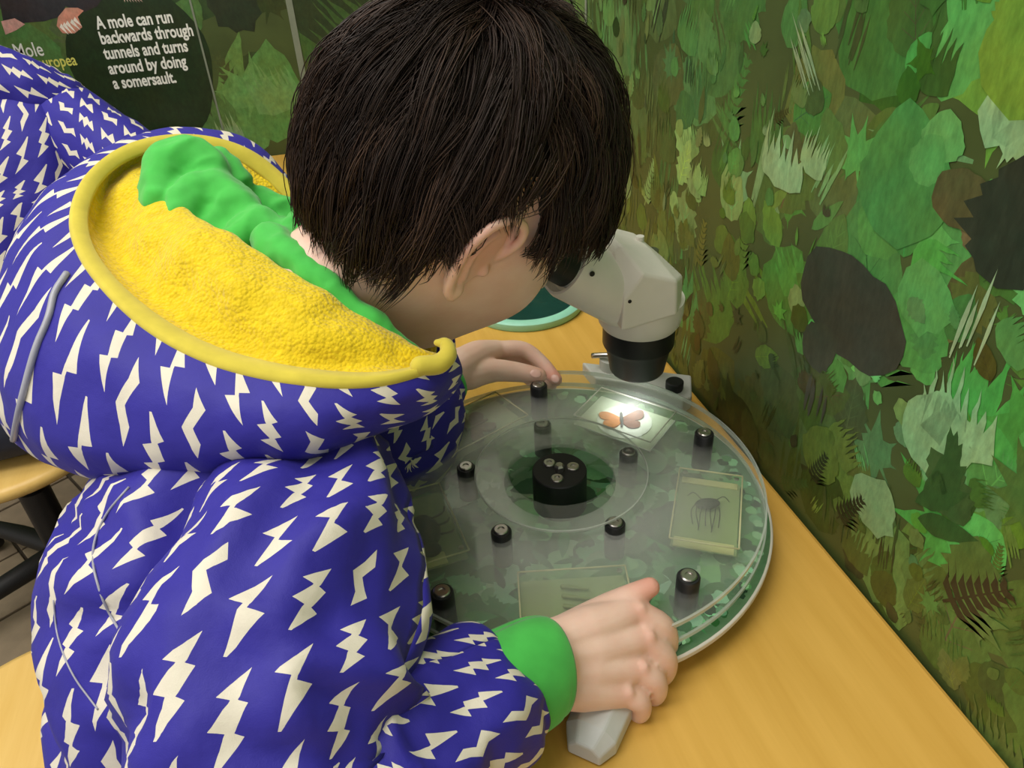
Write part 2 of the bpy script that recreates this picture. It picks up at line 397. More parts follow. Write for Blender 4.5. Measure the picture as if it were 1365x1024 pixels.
def leaf(kind, rg):
    """outline(s) of one printed leaf, about one unit tall, stem at the origin"""
    out = []
    if kind in ('ovate', 'serrate', 'lance', 'round'):
        w = dict(ovate=.34, serrate=.33, lance=.15, round=.46)[kind] * rg.uniform(.8, 1.2); n = 13; L = []; R = []
        e = dict(ovate=.8, serrate=.9, lance=1.0, round=.6)[kind]
        for i in range(n + 1):
            t = i / n; r = w * (sin(pi * t ** .8) ** e if 0 < t < 1 else 0)
            if kind == 'serrate' and 0 < i < n: r *= 1.12 if i % 2 else .82
            r *= 1 + rg.uniform(-.07, .07)
            L.append((-r, t)); R.append((r, t))
        out.append(L + R[-2:0:-1])
    elif kind == 'star':
        n = rg.choice((5, 7, 9)); pts = []
        for i in range(n):
            a = -pi * .75 + 1.5 * pi * i / (n - 1); rr = .62 * (1 - .35 * abs(a) / (pi * .75)) * rg.uniform(.85, 1.15)
            pts.append((sin(a - .07) * rr * .74, .38 + cos(a - .07) * rr * .74)); pts.append((sin(a) * rr, .38 + cos(a) * rr)); pts.append((sin(a + .07) * rr * .74, .38 + cos(a + .07) * rr * .74))
            a2 = a + .75 * pi / (n - 1)
            if i < n - 1: pts.append((sin(a2) * .26, .38 + cos(a2) * .26))
        pts.append((.03, .2)); pts.append((0, 0)); pts.append((-.03, .2))
        out.append(pts)
    elif kind == 'fern':
        m = 8
        for i in range(m):
            t = .1 + .85 * i / m; l = .34 * (1 - t * .8)
            for s in (-1, 1):
                out.append([(0, t), (s * l * .4, t + .015), (s * l * .65, t + .13 * (1 - t) + .07), (s * l, t + .22 * (1 - t) + .07), (s * l * .45, t + .12), (0, t + .075)])
        out.append([(-.012, 0), (.012, 0), (.004, 1), (-.004, 1)])
    elif kind == 'comb':
        n = rg.randint(6, 10); pts = [(-.4, 0)]
        for i in range(n):
            x = -.4 + .8 * i / n; h = rg.uniform(.55, 1.0) * (1 - abs(x) * .7)
            pts += [(x + .02, rg.uniform(.18, .38)), (x + .5 * .8 / n + rg.uniform(-.03, .03), h)]
        pts += [(.4, .2), (.36, 0), (.1, -.12), (-.2, -.1)]
        out.append(pts)
    elif kind == 'strokes':
        for i in range(7):
            x = rg.uniform(-.3, .3); h = rg.uniform(.5, 1); y = rg.uniform(-.1, .2); w = rg.uniform(.012, .035)
            out.append([(x - w * .5, y), (x + w * .5, y), (x + w + .04, y + h * .6), (x + .05, y + h), (x - w * .6, y + h * .55)])
    elif kind == 'blob':
        n = 18; pts = []
        for i in range(n):
            a = 2 * pi * i / n; r = .42 * rg.uniform(.82, 1.12); pts.append((r * cos(a), .4 + r * 1.1 * sin(a)))
        out.append(pts)
    elif kind == 'bigleaf':
        pts = []
        for i in range(25):
            a = 2 * pi * i / 24; r = .5 * (1 - .12 * cos(2 * a)) * (1 + .03 * sin(7 * a)); pts.append((r * sin(a) * (1.0 if sin(a) > 0 else .92), .45 + r * cos(a) * .86))
        out.append(pts[:-1])
    return out
def ragged(poly, amp, step):
    """finer outline with a torn, hand-printed edge"""
    out = []; n = len(poly); sh = rg.uniform(0, 90)
    for i in range(n):
        a, b = poly[i], poly[(i + 1) % n]; l = sqrt((a[0] - b[0]) ** 2 + (a[1] - b[1]) ** 2); m = max(1, int(l / step))
        for k in range(m):
            x = a[0] + (b[0] - a[0]) * k / m; y = a[1] + (b[1] - a[1]) * k / m
            q = Vector((x * 9 + sh, y * 9, sh)); out.append((x + amp * noise.noise(q) * 1.6, y + amp * noise.noise(q + Vector((7, 3, 5))) * 1.6))
    return out
class Mural:
    def __init__(s, place, step=4e-8): s.step = step; s.v = []; s.f = []; s.c = []; s.place = place; s.k = 0
    def put(s, kind, a, b, size, rot, colr, rg, asp=1.0, flip=False):
        for poly in leaf(kind, rg):
            s.k += 1; o = len(s.v)
            if kind not in ('fern', 'strokes') and size > .02: poly = ragged(poly, .010 if kind == 'lance' else .020, .10)
            for x, y in poly:
                x = (-x if flip else x) * size * asp; y = y * size
                X = x * cos(rot) - y * sin(rot); Y = x * sin(rot) + y * cos(rot)
                s.v.append(s.place(a + X, b + Y, s.k * s.step))
            s.f.append(tuple(range(o, len(s.v)))); s.c.append(lin(colr))
    def veins(s, a, b, size, rot, colr):
        L = [((-.008, .04), (.008, .04), (.003, .92), (-.003, .92))]
        for i in range(4):
            t = .2 + .15 * i
            for g in (-1, 1): L.append(((0, t), (0, t + .012), (g * .2 * (1.15 - t), t + .16), (g * .2 * (1.15 - t), t + .152)))
        for poly in L:
            s.k += 1; o = len(s.v)
            for x, y in poly:
                x *= size; y *= size; s.v.append(s.place(a + x * cos(rot) - y * sin(rot), b + x * sin(rot) + y * cos(rot), s.k * s.step))
            s.f.append(tuple(range(o, len(s.v)))); s.c.append(lin(colr))
    def poly(s, pts, colr):
        s.k += 1; o = len(s.v); s.v += [s.place(a, b, s.k * s.step) for a, b in pts]; s.f.append(tuple(range(o, len(s.v)))); s.c.append(lin(colr))
    def build(s, name, mat, parent):
        o = mesh(name, s.v, s.f, mat, parent, False, None, False)
        d = np.array(s.place(0, 0, 1)) - np.array(s.place(0, 0, 0)); d = -d if False else d
        fl = [p.index for p in o.data.polygons if np.dot(p.normal, d) < 0]
        if fl:
            bm = bmesh.new(); bm.from_mesh(o.data); bm.faces.ensure_lookup_table()
            bmesh.ops.reverse_faces(bm, faces=[bm.faces[i] for i in fl]); bm.to_mesh(o.data); bm.free()
        at = o.data.color_attributes.new('print', 'FLOAT_COLOR', 'CORNER')
        arr = np.zeros((len(o.data.loops), 4), np.float32); i = 0
        for p, c in zip(o.data.polygons, s.c):
            arr[p.loop_start:p.loop_start + p.loop_total] = (*c, 1)
        at.data.foreach_set('color', arr.ravel())
        return setp(o, kind='stuff')
def jit(c, rg, a=14):
    d = rg.gauss(0, a); return tuple(min(250, max(12, v * (1 + d / 110) + rg.gauss(0, a * .3))) for v in c)
# colours of the printed leaves, by where they stand on the board (frame pixel -> board position)
anch = [(1280, 80, 52, 88, 38), (1265, 150, 62, 100, 44), (1200, 130, 66, 100, 42), (1120, 150, 78, 92, 46), (800, 80, 88, 112, 62), (870, 150, 66, 80, 42), (940, 60, 72, 106, 56), (920, 220, 112, 140, 80), (1000, 150, 66, 106, 50), (1060, 200, 112, 145, 92), (1150, 60, 74, 104, 44), (1230, 60, 58, 94, 34),
        (1350, 100, 100, 138, 50), (1325, 210, 104, 144, 92), (1180, 220, 66, 124, 58), (1250, 250, 74, 136, 64), (1100, 300, 74, 122, 52), (860, 320, 78, 92, 40), (930, 340, 82, 92, 40), (1000, 330, 80, 110, 44),
        (1280, 330, 84, 84, 46), (950, 450, 78, 84, 34), (1000, 520, 68, 78, 34), (1050, 520, 58, 72, 32), (1250, 420, 76, 128, 68), (1320, 430, 72, 134, 64), (1100, 600, 82, 106, 44), (1000, 560, 52, 60, 24),
        (1240, 560, 96, 140, 84), (1340, 560, 74, 142, 66), (1320, 700, 66, 106, 42), (1200, 720, 62, 76, 34), (1260, 800, 76, 106, 48), (1330, 850, 78, 98, 42), (1340, 950, 70, 94, 40), (1200, 800, 84, 106, 52), (1120, 700, 60, 74, 34), (1040, 620, 58, 68, 30)]
AN = [(onx(a, b, WX)[1], onx(a, b, WX)[2], (r, g, bl)) for a, b, r, g, bl in anch]
def near_col(y, z, rg):
    w = [1 / (((y - a) ** 2 + (z - b) ** 2) + .0015) ** 2 for a, b, c in AN]
    x = rg.random() * sum(w); i = 0
    while x > w[i] and i < len(w) - 1: x -= w[i]; i += 1
    return AN[i][2]
rg = random.Random(11)
mu = Mural(lambda a, b, k: (WX - BT - 2e-5 - k, a, b))
kinds = ['ovate'] * 3 + ['serrate'] * 4 + ['round'] * 2 + ['star'] * 2 + ['comb'] * 4 + ['blob'] * 3 + ['lance', 'strokes', 'strokes', 'fern']
for i in range(4600):
    y = rg.uniform(-.95, 1.66); z = rg.uniform(ZT - .02, 1.55); k = rg.choice(kinds)
    if y > .62 and rg.random() < .6: k = rg.choice(['comb', 'strokes', 'comb', 'lance', 'serrate'])
    sz = rg.uniform(.05, .10) if i < 900 else rg.uniform(.022, .06) if i < 2800 else rg.uniform(.010, .028)
    c = tuple(v * 1.10 for v in jit(near_col(y, z, rg), rg, 9 if i < 900 else 12 if i < 2800 else 17))
    b = min(1.55 - sz * 1.1, max(ZT + sz * .12, z - sz / 2)); rot = rg.gauss(0, .6)
    if y > .62: rot *= .4
    if b < ZT + sz: rot = max(-1.2, min(1.2, rot))
    y = max(-.9, min(1.69 - sz, y)); mu.put(k, y, b, sz, rot, c, rg)
    if k in ('ovate', 'serrate', 'round') and rg.random() < .4: mu.veins(y, b, sz, rot, tuple(v * (1.22 if rg.random() < .6 else .8) for v in c))
def R_(px, py): q = onx(px, py, WX); return q[1], q[2]
def spot(kind, px, py, size, rot, c, asp=1.0):   # single leaves one can pick out on the board
    y, z = R_(px, py); mu.put(kind, y, z, size, rot, c, rg, asp)
for a in [('comb', 1045, 240, 0.056, 0, (148, 182, 128), 1.3), ('comb', 1085, 225, 0.040, .2, (140, 176, 120), 1), ('star', 1335, 225, 0.059, .3, (138, 176, 120), 1.2), ('blob', 1345, 200, 0.066, 0, (140, 178, 124), .8),
          ('ovate', 1350, 160, 0.079, .1, (108, 146, 52), 1.3), ('ovate', 1200, 330, 0.092, -.2, (72, 134, 66), 1.3), ('round', 1255, 215, 0.030, 0, (98, 158, 84), 1), ('ovate', 1300, 285, 0.036, .9, (104, 168, 84), 1.1), ('round', 1225, 240, 0.033, .4, (88, 150, 78), 1),
          ('bigleaf', 1275, 310, 0.045, 0, (84, 82, 48), .9), ('blob', 1235, 610, 0.062, .2, (132, 174, 122), 1.2), ('comb', 1275, 590, 0.059, -.2, (136, 178, 126), 1.3), ('blob', 1160, 700, 0.056, 0, (126, 158, 108), 1.1),
          ('ovate', 1085, 630, 0.056, .25, (92, 112, 44), 1.15), ('comb', 1120, 600, 0.040, .6, (96, 120, 50), 1.2), ('star', 1340, 700, 0.079, .5, (78, 112, 50), 1), ('serrate', 1300, 820, 0.059, -.3, (82, 108, 50), 1.2),
          ('comb', 1325, 1000, 0.040, -.4, (88, 108, 52), 1.6), ('star', 1290, 840, 0.046, .2, (92, 120, 60), 1), ('serrate', 1290, 700, 0.053, -.9, (60, 88, 44), 1)]:
    spot(*a)
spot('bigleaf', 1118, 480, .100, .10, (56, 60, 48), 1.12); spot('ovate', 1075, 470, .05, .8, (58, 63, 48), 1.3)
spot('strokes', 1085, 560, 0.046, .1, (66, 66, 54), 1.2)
for px, py, r in [(1225, 668, .75), (1235, 664, .45), (1248, 662, .15), (1262, 664, -.12), (1276, 670, -.40), (1228, 690, 1.1)]:
    spot('lance', px, py, .052, r, (50, 84, 38), 1.05)
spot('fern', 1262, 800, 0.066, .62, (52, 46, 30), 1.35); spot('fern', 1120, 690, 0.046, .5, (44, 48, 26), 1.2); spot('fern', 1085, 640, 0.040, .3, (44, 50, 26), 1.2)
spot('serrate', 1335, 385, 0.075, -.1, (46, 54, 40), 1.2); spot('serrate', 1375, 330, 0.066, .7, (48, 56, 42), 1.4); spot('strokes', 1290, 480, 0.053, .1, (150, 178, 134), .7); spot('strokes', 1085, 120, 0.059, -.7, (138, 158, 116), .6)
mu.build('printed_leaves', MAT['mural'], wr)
def strip(name, a, b, w, wall, mat=MAT['seam']):
    """thin joint strip between two points of a wall"""
    a, b = np.array(a), np.array(b); d = b - a; d /= np.linalg.norm(d); n = np.array([-1.0, 0, 0]) if wall is wr else np.array([0, -1.0, 0])
    s = np.cross(d, n) * w / 2; t = n * .0004
    v = [a - s, a + s, b + s, b - s]; v += [p + t for p in v]
    return MB().add(v, [(0, 1, 2, 3), (7, 6, 5, 4), (0, 4, 5, 1), (1, 5, 6, 2), (2, 6, 7, 3), (3, 7, 4, 0)]).build(name, mat, wall, False)
g = .0036
strip('panel_joint', (WX - g, .963, ZT), (WX - g, .963, 1.6), .006, wr)
# back wall print
mu = Mural(lambda a, b, k: (a, WY - BT - 2e-5 - k, b), 4e-7); rg = random.Random(5)
bpal = [(72, 100, 52), (60, 86, 42), (86, 118, 62), (54, 74, 38), (94, 128, 70), (78, 92, 50)]
for i in range(520):
    x = rg.uniform(-1.85, .33); z = rg.uniform(ZT - .02, 1.5); sz = rg.uniform(.08, .22) * (.6 if i > 330 else 1)
    mu.put(rg.choice(kinds), max(-1.7, min(.33 - sz * .7, x)), min(1.4, max(ZT + .02, z)), sz, rg.gauss(0, .5), jit(rg.choice(bpal), rg, 12), rg)
def B_(px, py): q = ony(px, py, WY); return q[0], q[2]
def spotb(kind, px, py, size, rot, c, asp=1.0):
    x, z = B_(px, py); mu.put(kind, x, z, size, rot, c, rg, asp)
for a in [('serrate', 345, 205, .16, .15, (98, 142, 74), 1.0), ('ovate', 370, 190, .20, -.1, (92, 134, 68), .9), ('star', 335, 160, .13, -.2, (104, 148, 80), 1.1), ('comb', 290, 170, .10, .2, (84, 118, 62), 1.2), ('comb', 375, 140, .12, .3, (110, 150, 86), 1), ('blob', 320, 40, .11, 0, (44, 54, 34), 1),
          ('ovate', 70, 130, .16, .2, (86, 122, 64), 1.2), ('serrate', 110, 165, .15, -.4, (76, 112, 56), 1.2), ('comb', 310, 190, .07, .1, (132, 160, 112), 1.0)]:
    spotb(*a)
# the dark round patch behind the lettering
cxp, czp = B_(192, 92)
mu.poly([(cxp + .125 * cos(t) * (1 + .03 * sin(5 * t)), czp + .002 + .150 * sin(t)) for t in np.linspace(0, 2 * pi, 40)[:-1]], (38, 54, 28))
kk = mu.k
mu.build('printed_leaves', MAT['mural'], wb)
yp = WY - BT - 2e-5 - (kk + 30) * 4e-7 - .0002
def words(name, body, px, py, size, mat, bold=.0):
    x, z = B_(px, py)
    cu = bpy.data.curves.new(name, 'FONT'); cu.body = body; cu.size = size; cu.extrude = .0002; cu.offset = bold; cu.resolution_u = 3
    tmp = bpy.data.objects.new(name, cu); col.objects.link(tmp)
    me = bpy.data.meshes.new_from_object(tmp.evaluated_get(bpy.context.evaluated_depsgraph_get()))
    bpy.data.objects.remove(tmp)
    o = bpy.data.objects.new(name, me); me.materials.clear(); me.materials.append(mat); link(o, wb)
    o.location = (x, yp, z); o.rotation_euler = (pi / 2, 0, 0); o.scale = (.71, 1, 1)
    return o
for i, (tx, px, py) in enumerate([('A mole can run', 130.5, 38.5), ('backwards through', 135.5, 58.5), ('tunnels and turns', 141, 78.5), ('around by doing', 147, 98.5), ('a somersault.', 153, 118)]):
    words('lettering', tx, px, py, .0300, MAT['text'], .0008)
words('lettering', 'Mole', 22, 77, .034, MAT['text'], .0003); words('lettering', 'Talpa europea', 13, 95, 0.0285, MAT['textyellow'], .0004)
for x0 in (-.167, .010):
    strip('panel_joint', (x0, WY - .0040, ZT), (x0, WY - .0040, 1.6), .0035 if x0 < 0 else .012, wb)
# the printed mole: dark velvety body, pink snout and paw with pale claws, flat on the board
mo = Mural(lambda a, b, k: (a, yp - k, b), 4e-6)
mo.poly([B_(*q) for q in [(5, 30), (12, 38), (34, 30), (60, 28), (80, 22), (88, 8), (112, 16), (130, 8), (140, -8), (120, -60), (40, -80), (-20, -60), (0, 0)]], (52, 48, 50))
mo.poly([B_(*q) for q in [(2, 28), (8, 46), (22, 40), (34, 32), (20, 24)]], (222, 160, 150))
mo.poly([B_(*q) for q in [(78, 22), (88, 10), (104, 10), (112, 14), (104, 22), (110, 36), (100, 44), (84, 44), (76, 34)]], (206, 140, 118))
for a, b in [((80, 36), (92, 46)), ((84, 34), (97, 45)), ((88, 32), (102, 43)), ((94, 30), (108, 40)), ((98, 27), (110, 35))]:
    mo.poly([B_(a[0], a[1]), B_(b[0], b[1]), B_(a[0] + 2, a[1] - 5)], (240, 226, 214))
for a in range(7):
    mo.poly([B_(164 + a * 3, -4), B_(167 + a * 4, 3), B_(166.5 + a * 3, -5)], (214, 176, 160))
mo.build('mole_picture', MAT['mural'], wb)

# ceiling light panels
for x, y in ((-.55, .15), (-.55, 1.0), (-1.6, .3)):
    t = setp(empty('ceiling_lamp', (x, y, 2.6)), ('flat white ceiling light panel beside the lettered back wall' if y > .8 else 'flat white ceiling light panel beside the table edge') if x > -1 else 'flat white ceiling light panel far out from the mural wall', 'lamp', 'ceiling light panels')
    MB().box((x, y, 2.585), (1.26, .66, .03)).build('lamp_frame', MAT['white'], t, False)

# ------------------------------------------------------------------ table
tb = setp(empty('table', (.12, .5, 0)), 'yellow wood-laminate table running along the leaf mural wall', 'table')
poly = [(-.11, -.6), (WX - .005, -.6), (WX - .005, WY - .005), (-.11, WY - .005)]
b = MB(); b.prism(poly, ZT - .028, ZT)
b.build('table_top', MAT['table'], tb, False, bevel=.004)
for x, y in ((-.04, -.4), (.28, -.4), (-.04, 1.55), (.28, 1.55)):
    MB().tube([(x, y, 0), (x, y, ZT - .03)], .022, 16).build('leg', MAT['black'], tb, auto=40)
MB().box((.12, .58, ZT - .05), (.04, 1.9, .04)).build('beam', MAT['black'], tb, False)

# ------------------------------------------------------------------ stools
def stool(cx, cy, seat, rot, label):
    s = setp(empty('stool', (cx, cy, 0)), label, 'stool', 'round wooden stools')
    R = .17
    MB().lathe([(.001, seat - .024), (R - .008, seat - .024), (R - .001, seat - .018), (R, seat - .010), (R - .003, seat - .003), (R - .012, seat), (.001, seat)], (cx, cy, 0), 72).build('seat', MAT['stoolwood'], s, auto=50)
    MB().lathe([(.06, seat - .03), (.06, seat - .024)], (cx, cy, 0), 24).build('seat_plate', MAT['black'], s, auto=40)
    MB().lathe([(.025, .08), (.025, seat - .12), (.016, seat - .12), (.016, seat - .028)], (cx, cy, 0), 24).build('column', MAT['black'], s, auto=40)
    for k in range(5):
        a = rot + 2 * pi * k / 5; d = np.array([cos(a), sin(a), 0]); c = np.array([cx, cy, 0])
        l = MB().tube([c + d * .02 + [0, 0, .085], c + d * .12 + [0, 0, .078], c + d * .235 + [0, 0, .062]], [.019, .017, .013], 12).build('leg', MAT['blackmat'], s, auto=60)
        n = np.cross(d, [0, 0, 1])
        MB().lathe([(.008, -.011), (.022, -.011), (.024, -.006), (.024, .006), (.022, .011), (.008, .011)], c + d * .235 + [0, 0, .0245], 20, n).build('caster', MAT['blackmat'], l, auto=40)
    return s
stool(-.36, .53, .35, radians(20), 'round wooden stool under the child at the microscope')
stool(-.56, 1.165, .35, radians(213), 'round wooden stool under the child beside the wall lettering')
# ------------------------------------------------------------------ specimen turntable
OX, OY = .149, .469
def T_(x, y, z): return (OX + x, OY + y, ZT + z)
tt = setp(empty('specimen_turntable', (OX, OY, ZT)), 'round clear acrylic turntable holding insect specimen blocks on a leaf-printed base', 'turntable')
def ringprof(r0, r1, z0, z1, e=.0006):
    return [(r0, z0 + e), (r0 + e, z0), (r1 - e, z0), (r1, z0 + e), (r1, z1 - e), (r1 - e, z1), (r0 + e, z1), (r0, z1 - e)]
O3 = (OX, OY, ZT)
bd = MB().lathe(ringprof(.004, .1756, .0175, .0225), O3, 128, closed=True).build('base_disc', MAT['rim'], tt, auto=35)
# leaf print on top of the base
mu = Mural(lambda a, b, k: (OX + a, OY + b, ZT + .02255 + k), 2e-7); rg = random.Random(21)
mu.poly([(.1735 * cos(t), .1735 * sin(t)) for t in np.linspace(0, 2 * pi, 97)[:-1]], (96, 128, 92))
for i in range(520):
    a = rg.uniform(0, 2 * pi); sz = rg.uniform(.014, .038); r = (.172 - sz * 1.05) * sqrt(rg.random())
    c = jit(rg.choice([(60, 110, 64), (120, 170, 124), (150, 196, 152), (84, 140, 84), (40, 84, 44), (172, 206, 170), (96, 150, 104)]), rg, 14)
    mu.put(rg.choice(['ovate', 'serrate', 'star', 'round', 'blob', 'lance']), r * cos(a), r * sin(a), sz, rg.uniform(0, 6.28), c, rg)
for i in range(240):
    a = rg.uniform(0, 2 * pi); sz = rg.uniform(.006, .016); r = .171 - sz * rg.uniform(.5, 1.2)
    c = jit(rg.choice([(52, 104, 56), (140, 190, 146), (176, 214, 176), (90, 150, 88), (30, 64, 36)]), rg, 14)
    mu.put('blob', r * cos(a), r * sin(a) - sz * .4, sz, 0, c, rg)
mu.build('base_print', MAT['print'], bd)
for k in range(5):
    a = radians(-58 + 72 * k)
    MB().lathe([(.011, 0), (.012, .002), (.012, .0165), (.010, .0175)], T_(.158 * cos(a), .158 * sin(a), 0), 24).build('foot', MAT['blackmat'], tt, auto=40)
# clear discs
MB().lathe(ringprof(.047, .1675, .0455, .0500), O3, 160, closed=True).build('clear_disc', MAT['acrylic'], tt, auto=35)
MB().lathe(ringprof(.047, .1690, .0300, .0340), O3, 160, closed=True).build('lower_clear_disc', clear('lower_acrylic', (.98, 1, .98), .07, (.66, .74, .66), .06), tt, auto=35)
for nm, r, z in (('clear_disc_edge', .1675, .0478), ('lower_disc_edge', .1690, .0320)):
    MB().lathe([(r - .0012, z - .0021), (r + .0003, z - .0017), (r + .0003, z + .0017), (r - .0012, z + .0021)], O3, 160, closed=True).build(nm, MAT['acrylic2'], tt, auto=60)
rg_ = MB().lathe(ringprof(.044, .0722, .0575, .0600), (OX + .0015, OY + .001, ZT), 128, closed=True).build('clear_ring', clear('ring_acrylic', (.98, .99, .98), .06, (.72, .74, .70), .05), tt, auto=35)
MB().lathe([(.0715, .0577), (.0724, .058), (.0724, .0596), (.0715, .0599)], (OX + .0015, OY + .001, ZT), 128, closed=True).build('ring_edge', MAT['acrylic2'], rg_, auto=60)
# screw
def screw(c, r, parent):
    b = MB().lathe([(.0005, 0), (r, 0), (r, .0010), (r * .86, .0017), (r * .45, .0017), (r * .42, .0006), (.0005, .0006)], c, 24).build('screw', MAT['steel'], parent, auto=40)
    return b
hub = MB().lathe([(.001, .0225), (.0228, .0225), (.0228, .0590), (.0220, .0600), (.001, .0600)], O3, 64).build('hub', MAT['blackmat'], tt, auto=35)
for k in range(3):
    a = radians([118, -2, -118][k]); screw(T_(.0118 * cos(a), .0118 * sin(a), .0600), .0052, hub)
MB().lathe([(.0005, 0), (.0042, 0), (.0042, .004), (.003, .006), (.0005, .006)], T_(0, 0, .06), 6).build('bolt', MAT['steel'], hub, auto=20)
pins = [(723, 565), (838, 603), (820, 697), (668, 707), (621, 622)]
for px, py in pins:
    q = onz(px, py, ZT + .0562); c = (q[0], q[1], ZT)
    p = MB().lathe([(.001, .0225), (.0080, .0225), (.0080, .0550), (.0072, .0562), (.001, .0562)], c, 32).build('standoff', MAT['black'], tt, auto=35)
    screw((q[0], q[1], ZT + .0562), .0058, p)
outer = [(918, 768), (589, 789), (939, 577), (718, 513)]
ang = [atan2(onz(*q, ZT + .06)[1] - OY, onz(*q, ZT + .06)[0] - OX) for q in outer]
outer.append(None)
for k, q in enumerate(outer):
    if q is None: w = np.array([OX - .136, OY + .045, 0])
    else: w = onz(*q, ZT + (.0600))
    c = (w[0], w[1], ZT)
    p = MB().lathe([(.001, .0225), (.0084, .0225), (.0084, .0588), (.0076, .0600), (.001, .0600)], c, 32).build('standoff', MAT['black'], tt, auto=35)
    screw((w[0], w[1], ZT + .0600), .0060, p)
# specimen blocks: clear resin slabs standing on the lower disc, under the top disc
def block(rad, deg, w, l, kind):
    rz = radians(deg); c = np.array([OX + rad * cos(rz), OY + rad * sin(rz), ZT + .0345]); h = .0100
    b = MB().box(c + [0, 0, h / 2], (w, l, h), rz).build('specimen_block', MAT['resin'], tt, False, bevel=.0008)
    R = np.array([[cos(rz), -sin(rz), 0], [sin(rz), cos(rz), 0], [0, 0, 1]])
    def L(x, y, z): return c + R @ np.array([x, y, z])
    if kind != 'butterfly': MB().box(c + [0, 0, .0004], (w * .96, l * .97, .0006), rz).build('backing', MAT['backing'], b, False)
    # bright polished edges
    e = MB(); t = .0009
    for (x0, y0, x1, y1) in ((-w / 2, -l / 2, w / 2, -l / 2), (w / 2, -l / 2, w / 2, l / 2), (w / 2, l / 2, -w / 2, l / 2), (-w / 2, l / 2, -w / 2, -l / 2)):
        for z in (h,):
            e.tube([L(x0, y0, z), L(x1, y1, z)], t * .75, 6)
    e.build('block_edge', MAT['cream'] if kind != 'butterfly' else MAT['white'], b)
    for sx in (-1, 1):
        for sy in (-1, 1):
            if kind != 'butterfly' and sy > 0:
                MB().lathe([(.0003, 0), (.0022, 0), (.0022, .0007), (.0012, .0009), (.0003, .0009)], L(sx * (w / 2 - .005), sy * (l / 2 - .005), h), 12).build('rivet', MAT['steel'], b, auto=40)
    return b, L, R
# butterfly on a lit white card under the lens
b, L, R = block(.117, 40, .054, .080, 'butterfly')
rzb = radians(40)
MB().box(L(0, 0, -.0009), (.054, .080, .0012), rzb).build('card', MAT['lightbox'], b, False)
MB().lathe([(.0005, .0001), (.026, .0001), (.026, .0005), (.0005, .0005)], L(0, 0, 0), 48).build('card_disc', plain('white_disc', (250, 250, 252), .4, .01), b, auto=40)
def wing(pts, m, b, L, z=.0085, ang=0, off=(0, 0), name='wing'):
    s = spline(pts, 4, True); v = []
    for x, y in s:
        X = x * cos(ang) - y * sin(ang) + off[0]; Y = x * sin(ang) + y * cos(ang) + off[1]; v.append((X, Y))
    n = len(v); vv = [L(x, y, z + .0006 + 6 * (x * x)) for x, y in v] + [L(x, y, z) for x, y in v]
    MB().add(vv, [tuple(range(n)), tuple(range(n, 2 * n))[::-1]] + [(i, (i + 1) % n, n + (i + 1) % n, n + i) for i in range(n)]).build(name, m, b, False)
ba = radians(-72)
up_ = [(0, .001), (.006, .008), (.015, .013), (.021, .011), (.020, .003), (.012, -.001)]; lo_ = [(0, -.001), (.010, -.001), (.017, -.003), (.016, -.011), (.008, -.013), (.002, -.007)]
mir = lambda p: [(-x, y) for x, y in p]
for w_, m_ in ((up_, 'rust'), (lo_, 'rust'), (mir(up_), 'orange'), (mir(lo_), 'orange')):
    wing(w_, MAT[m_], b, L, .0008, ba + radians(12), (0, .003))
dirb = np.array([-sin(ba + radians(12)), cos(ba + radians(12))])
MB().capsule([L(*(dirb * .010 + [0, .003]), .002), L(*([0, .003]), .002), L(*(dirb * -.011 + [0, .003]), .002)], [.0012, .0018, .0010], 8).build('butterfly_body', MAT['bug'], b)
# dark long-legged insect on the right block
b, L, R = block(.122, -31, .052, .085, 'bug')
MB().ell(L(0, .008, .005), [R @ [.010, .003, 0], R @ [-.001, .006, 0], R @ [0, 0, .003]], 16, 10).build('insect_body', MAT['bug'], b)
for k in range(7):
    x = -.009 + k * .003; MB().tube(spline([L(x, .006, .005), L(x * 1.25 - .001, -.005, .007), L(x * 1.1 + .002 * sin(k * 2.1), -.018 - .003 * (k % 3), .005)], 4), .0004, 6).build('insect_leg', MAT['bug'], b)
for s in (-1, 1): MB().tube(spline([L(s * .005, .012, .005), L(s * .012, .017, .007), L(s * .017, .014, .005)], 4), .0004, 6).build('insect_leg', MAT['bug'], b)
MB().box(L(0, -.036, .0012), (.046, .010, .0008), radians(-31)).build('name_label', MAT['cream'], b, False); MB().box(L(0, .038, .0012), (.046, .007, .0008), radians(-31)).build('name_label', MAT['cream'], b, False)
# block by the child's right hand, pale specimen
b, L, R = block(.120, -103, .050, .080, 'shell')
for k in range(4):
    MB().capsule([L(-.014 + k * .009, -.008, .004), L(-.010 + k * .009, .010, .004)], [.0016, .0010], 8).build('insect_part', plain('pale_insect_%d' % k, (150, 160, 110), .7), b)
# brown moth on the far left block
b, L, R = block(.120, 113, .052, .085, 'moth')
um = [(0, .004), (.006, .012), (.020, .018), (.024, .010), (.012, .002)]; lm = [(0, .002), (.012, .001), (.017, -.008), (.010, -.015), (.002, -.008)]
for w_ in (um, lm, mir(um), mir(lm)): wing(w_, MAT['moth'], b, L, .004)
MB().capsule([L(0, .010, .005), L(0, -.012, .005)], [.0022, .0012], 8).build('insect_body', MAT['moth'], b)
